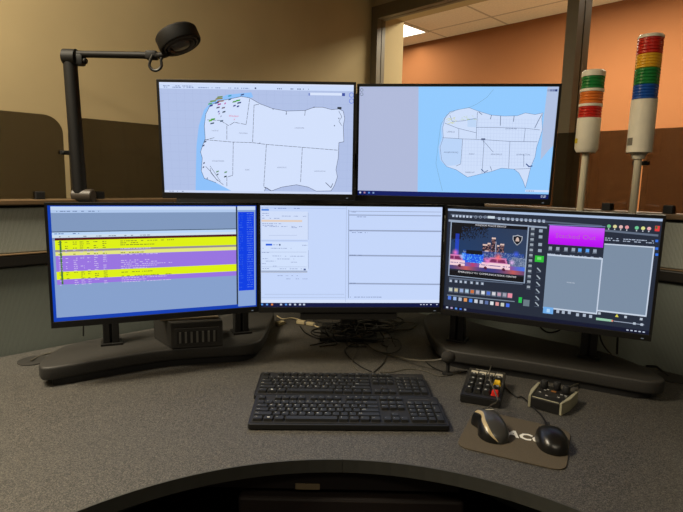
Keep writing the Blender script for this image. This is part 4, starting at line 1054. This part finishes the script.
# ------------------------------------------------------------------ mouse mat and mice
cs = [onz(x, y, DESK) for x, y in ((475, 410), (571, 432), (566, 473), (455.5, 447))]
pts = [Vector((c.x, c.y)) for c in cs]
def round_poly(pts, r, n=5):
    out = []; k = len(pts)
    for i in range(k):
        p = pts[i]; a = (pts[i-1]-p).normalized(); b_ = (pts[(i+1) % k]-p).normalized()
        s = p+a*r; e = p+b_*r
        for j in range(n+1):
            t_ = j/n; out.append(tuple(s*(1-t_)**2+p*2*t_*(1-t_)+e*t_**2))
    return out
mc = sum(pts, Vector((0, 0)))/4
mt = thing('mouse_mat', 'grey-brown mouse mat printed ACC under both mice', 'mouse mat', (mc.x, mc.y, DESK+.0003))
bm = NEW(); prism(bm, [(p[0]-mc.x, p[1]-mc.y) for p in round_poly(pts, .03)], 0, .003, bevel=.0006); mkobj('mat_sheet', bm, m_pad, mt)
ta = math.atan2(pts[1].y-pts[0].y, pts[1].x-pts[0].x)
tp_ = onz(523, 438.5, DESK)
bm = NEW(); add_text(bm, 'ACC', .040, Matrix.Translation((tp_.x-mc.x+.006, tp_.y-mc.y, .0034)) @ Matrix.Rotation(ta, 4, 'Z'), 0, sx=.95, bold=.0016); 
V = [v for v in bm.verts]
o = mkobj('lettering', bm, m_white, mt)
ZM = DESK+.0036
def sculpt(name, L_, W_, H_, shape, mm, parent, sub=3, top=None):
    """half-shell body built from cross sections; shape(t)->(half width left, right, height)"""
    bm = NEW(); rings = []; n = 20
    for i in range(19):
        t_ = i/18; wl_, wr_, h_ = shape(t_); y = (t_-.5)*L_
        ring = []
        for j in range(n+1):
            a = PI*j/n; cx = math.cos(a); sx_ = math.sin(a)
            x = (wr_ if cx > 0 else wl_)*math.copysign(abs(cx)**.75, cx); z = h_*(abs(sx_)**.7)
            ring.append(bm.verts.new((x, y, z+.0)))
        rings.append(ring)
    for a, b_ in zip(rings, rings[1:]):
        for j in range(n): 
            f = bm.faces.new((a[j], a[j+1], b_[j+1], b_[j]))
            if top: f.material_index = top(j/n, rings.index(a)/18)
        bm.faces.new((a[0], b_[0], b_[n], a[n]))
    bm.faces.new(rings[0]); bm.faces.new(rings[-1][::-1])
    return mkobj(name, bm, mm, parent, smooth=True)
m_mgrey = mat('dark_grey_satin_plastic', (58, 57, 55), .32, coat=.2); m_mstripe = mat('pale_stripe', (168, 150, 112), .3); m_mblack = mat('satin_black_plastic', (20, 19, 18), .3)
c1 = onz(491.5, 432, DESK)
ms = thing('mouse', 'grey sculpted mouse with pale side stripe on the left of the mat', 'mouse', (c1.x-.005, c1.y-.004, ZM), (0, 0, math.radians(4)))
def sh1(t):
    e = max(0.02, 1-abs(2*t-1)**3.4)**.5
    wl_ = (.034-.010*math.exp(-((t-.6)/.16)**2)+.006*max(0, t-.7)/.3)*e; wr_ = .034*e*(1-.15*t)
    h_ = .043*(math.sin(PI*(t*.62+.14))**.9)*max(e, .15)**.6; return wl_, wr_, h_
sculpt('body', .118, .075, .042, sh1, [m_mgrey, m_mstripe, m_mblack], ms, top=lambda a, t: 1 if .64 < a < .72 else (2 if a > .72 else 0))
bm = NEW(); lathe(bm, [(.006, -.003), (.009, -.0025), (.009, .0025), (.006, .003)], 20, Matrix.Translation((.002, .042, .0265)) @ Matrix.Rotation(PI/2, 4, 'Y')); mkobj('scroll_wheel', bm, m_blackmatte, ms, smooth=True)
bm = NEW(); box(bm, (.003, .018, .0428), (.018, .0022, .0008)); mkobj('marking', bm, m_strip, ms)
c2 = onz(549.5, 442, DESK)
ms2 = thing('mouse', 'plain black rounded mouse on the right of the mat', 'mouse', (c2.x-.003, c2.y-.016, ZM), (0, 0, math.radians(-8)))
def sh2(t):
    e = max(0.02, 1-abs(2*t-1)**2.6)**.5
    return .033*e*(1-.1*t), .033*e*(1-.1*t), .036*math.sin(PI*(t*.62+.2))**.8*max(e, .15)**.6
sculpt('body', .102, .066, .037, sh2, [m_mblack], ms2)
bm = NEW(); lathe(bm, [(.006, -.003), (.009, -.0025), (.009, .0025), (.006, .003)], 20, Matrix.Translation((0, .036, .023)) @ Matrix.Rotation(PI/2, 4, 'Y')); mkobj('scroll_wheel', bm, m_blackmatte, ms2, smooth=True)

# ------------------------------------------------------------------ gooseneck microphone with foam ball
b = ony(448.5, 357, 1.44)
g_end = onz(380, 352, DESK+.03)
t = thing('gooseneck_microphone', 'round black foam-ball microphone on a thin grey gooseneck by the right platform', 'microphone', (b.x, b.y, DESK+.0006))
bz = b.z-DESK
bc = ony(448.3, 357.2, 1.455); zb_ = bc.z-DESK
t.location = (bc.x, bc.y, DESK+.0006)
bm = NEW(); s_b = bmesh.new(); bmesh.ops.create_uvsphere(s_b, u_segments=24, v_segments=16, radius=.0195); bmesh.ops.scale(s_b, vec=(1.05, 1, .95), verts=s_b.verts); bmesh.ops.translate(s_b, vec=(0, 0, zb_), verts=s_b.verts); merge(bm, s_b)
mkobj('foam_ball', bm, mat('dark_foam', (38, 35, 31), .9, bump=.4, bscale=600), t, smooth=True)
bm = NEW(); lathe(bm, [(.016, 0), (.016, .004), (.006, .006), (.005, zb_-.018)], 20); mkobj('base', bm, m_blackmatte, t, smooth=True)
def cp_(l, z=DESK+.004): return [onz(x, y, z if len(q) == 2 else q[2]) for q in l for x, y in [q[:2]]]
lst = [onz(364, 342, DESK+.006), onz(376, 350, DESK+.008)]+[ony(x, y, yy) for x, y, yy in ((392, 355.5, 1.60), (412, 360, 1.52), (432, 360.5, 1.47), (442.5, 359, 1.457))]
bm = NEW(); tube(bm, [p-Vector((bc.x, bc.y, DESK+.0006)) for p in lst], .0028, 8); mkobj('gooseneck', bm, m_greycable, t, smooth=True)

# ------------------------------------------------------------------ cables
def cable(pts, r, mm, label, z=None, group=None):
    P = [onz(p[0], p[1], p[2] if len(p) > 2 else DESK+r+.0006) for p in pts]
    bm = NEW(); tube(bm, P, r, 8); o = mkobj('cable', bm, mm, smooth=True); tag(o, label, 'cable', group); return o
Z = DESK
cable([(487, 413, Z+.030), (487.5, 408.5, Z+.038), (492, 405, Z+.02), (497.5, 400.5, Z+.045), (495, 392, Z+.055), (490, 380, Z+.06), (489.5, 372, Z+.053), (491, 366.5, Z+.03), (493, 363, Z+.004)], .0017, m_greycable, 'thin grey mouse cable running up over the keypad')
cable([(547, 428, Z+.016), (545, 422, Z+.010), (541, 415, Z+.006), (533, 407, Z+.003), (525, 399, Z+.003), (521, 396.5, Z+.003), (517, 397, Z+.003), (509, 391, Z+.003), (503, 385, Z+.003)], .0019, m_cable, 'black mouse cable passing between keypad and control box')
cable([(566, 389, Z+.02), (575, 385, Z+.012), (585, 382.5, Z+.006), (594, 382, Z+.003), (603, 381, Z+.003)], .0022, m_greycable, 'grey cable leaving the control box toward the right platform')
cable([(372, 372), (360, 366), (350, 358), (345, 350), (352, 344), (366, 343)], .0018, m_cable, 'black keyboard cable looping behind the rear keyboard, left strand')
cable([(374, 372), (384, 362), (387, 350), (380, 340), (368, 336)], .0018, m_cable, 'black keyboard cable curling up right behind the rear keyboard')
cable([(380, 372), (392, 372), (408, 369), (425, 371), (440, 376), (459, 373)], .0014, m_greycable, 'thin grey wire running from the keyboard to the keypad')
cable([(425, 361), (434, 368), (446, 372), (458, 373), (467, 371)], .0018, m_cable, 'black wire lying past the microphone ball to the keypad')
cable([(362, 345), (356, 352), (352, 362), (357, 370)], .0016, m_greycable, 'pale grey thin wire hanging in front of the cable heap')
cable([(366, 343, Z+.008), (376, 351, Z+.01), (392, 353, Z+.008), (401, 347, Z+.008), (398, 340, Z+.008), (386, 338, Z+.01)], .0019, m_cable, 'black cable forming the wide loop right of the heap')
rr = random.Random(11)
for i in range(22):
    a = rr.uniform(0, 6.3); cx = rr.uniform(328, 382); cy = rr.uniform(318, 334); rx = rr.uniform(8, 26); ry = rr.uniform(2.5, 6); z = Z+.021+(i%9)*.005
    cable([(cx+rx*math.cos(a+k*.75), cy+ry*math.sin(a+k*.75), z+.004*math.sin(k*2.1)) for k in range(8)], rr.choice([.0019, .0023, .0027]), m_cable, 'black cable tangled in the heap under the centre monitor', group='cables in the heap under the centre monitor')
for i in range(8):
    x = 322+i*9+rr.uniform(-3, 3)
    cable([(x, 324, Z+.05), (x+rr.uniform(-5, 5), 330, Z+.045), (x+rr.uniform(-9, 9), 337, Z+.02), (x+rr.uniform(-12, 12), 342+rr.uniform(-2, 4), Z+.004), (x+rr.uniform(-20, 20), 344+rr.uniform(-3, 3), Z+.004)], .0019, m_cable, 'black cable tangled in the heap under the centre monitor', group='cables in the heap under the centre monitor')
cable([(277, 316), (283, 319), (292, 318), (303, 321), (318, 327), (330, 330)], .0024, m_beigeplug, 'beige cable leading to the pale plugs left of the heap')
cable([(300, 326, Z+.004), (306, 333, Z+.004), (318, 338, Z+.004), (334, 338, Z+.006), (350, 334, Z+.012)], .0024, m_cable, 'black cable bowing below the pale plugs')
cable([(391, 324), (405, 322), (416, 324), (410, 329), (396, 330), (384, 333)], .0020, m_greycable, 'grey cable looping right of the heap near the right platform')
def plug(px, py, ang, label, s=1.0):
    p = onz(px, py, Z); t = thing('cable_plug', label, 'plug', (p.x, p.y, Z+.0006), (0, 0, ang))
    bm = NEW(); box(bm, (0, 0, .007*s), (.034*s, .019*s, .013*s), .002); mkobj('housing', bm, m_beigeplug, t)
    bm = NEW(); box(bm, (.021*s, 0, .007*s), (.008*s, .014*s, .008*s), .0008); mkobj('connector', bm, mat('pale_metal', (150, 146, 136), .35, metal=.6), t)
plug(280, 325, .9, 'pale plug nearest the left platform'); plug(301, 324, -.3, 'pale plug in the middle, beside the beige cable'); plug(310.5, 325.5, -.4, 'pale plug closest to the cable heap', .9)
def hang(pts, Y, r, label):
    bm = NEW(); tube(bm, [ony(x, y, yy) for x, y, yy in pts], r, 8); o = mkobj('cable', bm, m_cable, smooth=True); tag(o, label, 'cable')
hang([(83.5, 316, 1.50), (83.5, 325, 1.50), (83.5, 336, 1.50)], 0, .0022, 'straight black cable hanging under the left end of the left monitor')
hang([(618, 326, 1.50), (617.5, 338, 1.50), (617, 354, 1.50)], 0, .003, 'straight black cable hanging under the right end of the right monitor')
hang([(598, 325, 1.48), (601, 340, 1.50), (606, 349, 1.54), (611, 354, 1.57)], 0, .002, 'black cable curving down behind the right post of the right platform')
hang([(536, 318, 1.50), (541, 328, 1.52), (549, 332.5, 1.54), (558, 331, 1.54), (562, 327, 1.52), (563, 318, 1.50)], 0, .0024, 'black cable sagging in a loop under the right monitor')
cable([(646, 366), (656, 366.5), (662, 371), (668, 376)], .003, m_cable, 'black cable entering the grommet at the right end of the desk')
cable([(31, 360.5, Z+.008), (42, 355), (54, 352), (66, 347)], .0026, m_greycable, 'grey cable leading out of the grommet at the left end of the desk')

# ------------------------------------------------------------------ lights
def area(name, loc, size, energy, col, target=None, spread=None, sy=None):
    l = bpy.data.lights.new(name, 'AREA'); l.energy = energy; l.color = col; l.size = size
    if sy: l.shape = 'RECTANGLE'; l.size_y = sy
    if spread: l.spread = math.radians(spread)
    o = bpy.data.objects.new(name, l); C.objects.link(o); o.location = loc
    if target is not None:
        o.rotation_euler = (Vector(target)-Vector(loc)).to_track_quat('-Z', 'Y').to_euler()
    return o
warm = (1.0, .88, .67)
m_dim = emis('dim_diffuser', (255, 236, 200), 1.2)
def fixture(x, y, e, ang, label, spread=None):
    ceiling_light((x, y, 2.799), ang, 1.2, .6, label, m_dim)
    o = area('ceiling_lamp', (x, y, 2.775), 1.1, e, warm, None, spread, .5); o.rotation_euler = (0, 0, ang); return o
fixture(-1.45, .75, 74, a45, 'recessed ceiling light above the left end of the desk', 150)
fixture(.2, -.9, 15, 0, 'added unseen ceiling fill light behind the operator position')  # dim fill light added out of view behind the camera
area('far_room_lamp', (cc.x+.1, cc.y-.1, ZC-.03), 1.0, 14, (1, .9, .72), None, None, .5)
ceiling_light((1.45, 3.15, ZC-.001), math.radians(-45), 1.22, .61, 'added unseen ceiling light in the middle of the room beyond the interior window')  # out-of-view fixture and its lamp, added to light the orange wall
l_ = area('far_room_lamp', (1.45, 3.15, ZC-.03), 1.1, 66, (1, .9, .72), None, None, .5); l_.rotation_euler = (0, 0, math.radians(-45))
w_ = bpy.data.worlds.new('world'); bpy.context.scene.world = w_; w_.use_nodes = True
w_.node_tree.nodes['Background'].inputs[0].default_value = (1.0, .82, .6, 1); w_.node_tree.nodes['Background'].inputs[1].default_value = .05
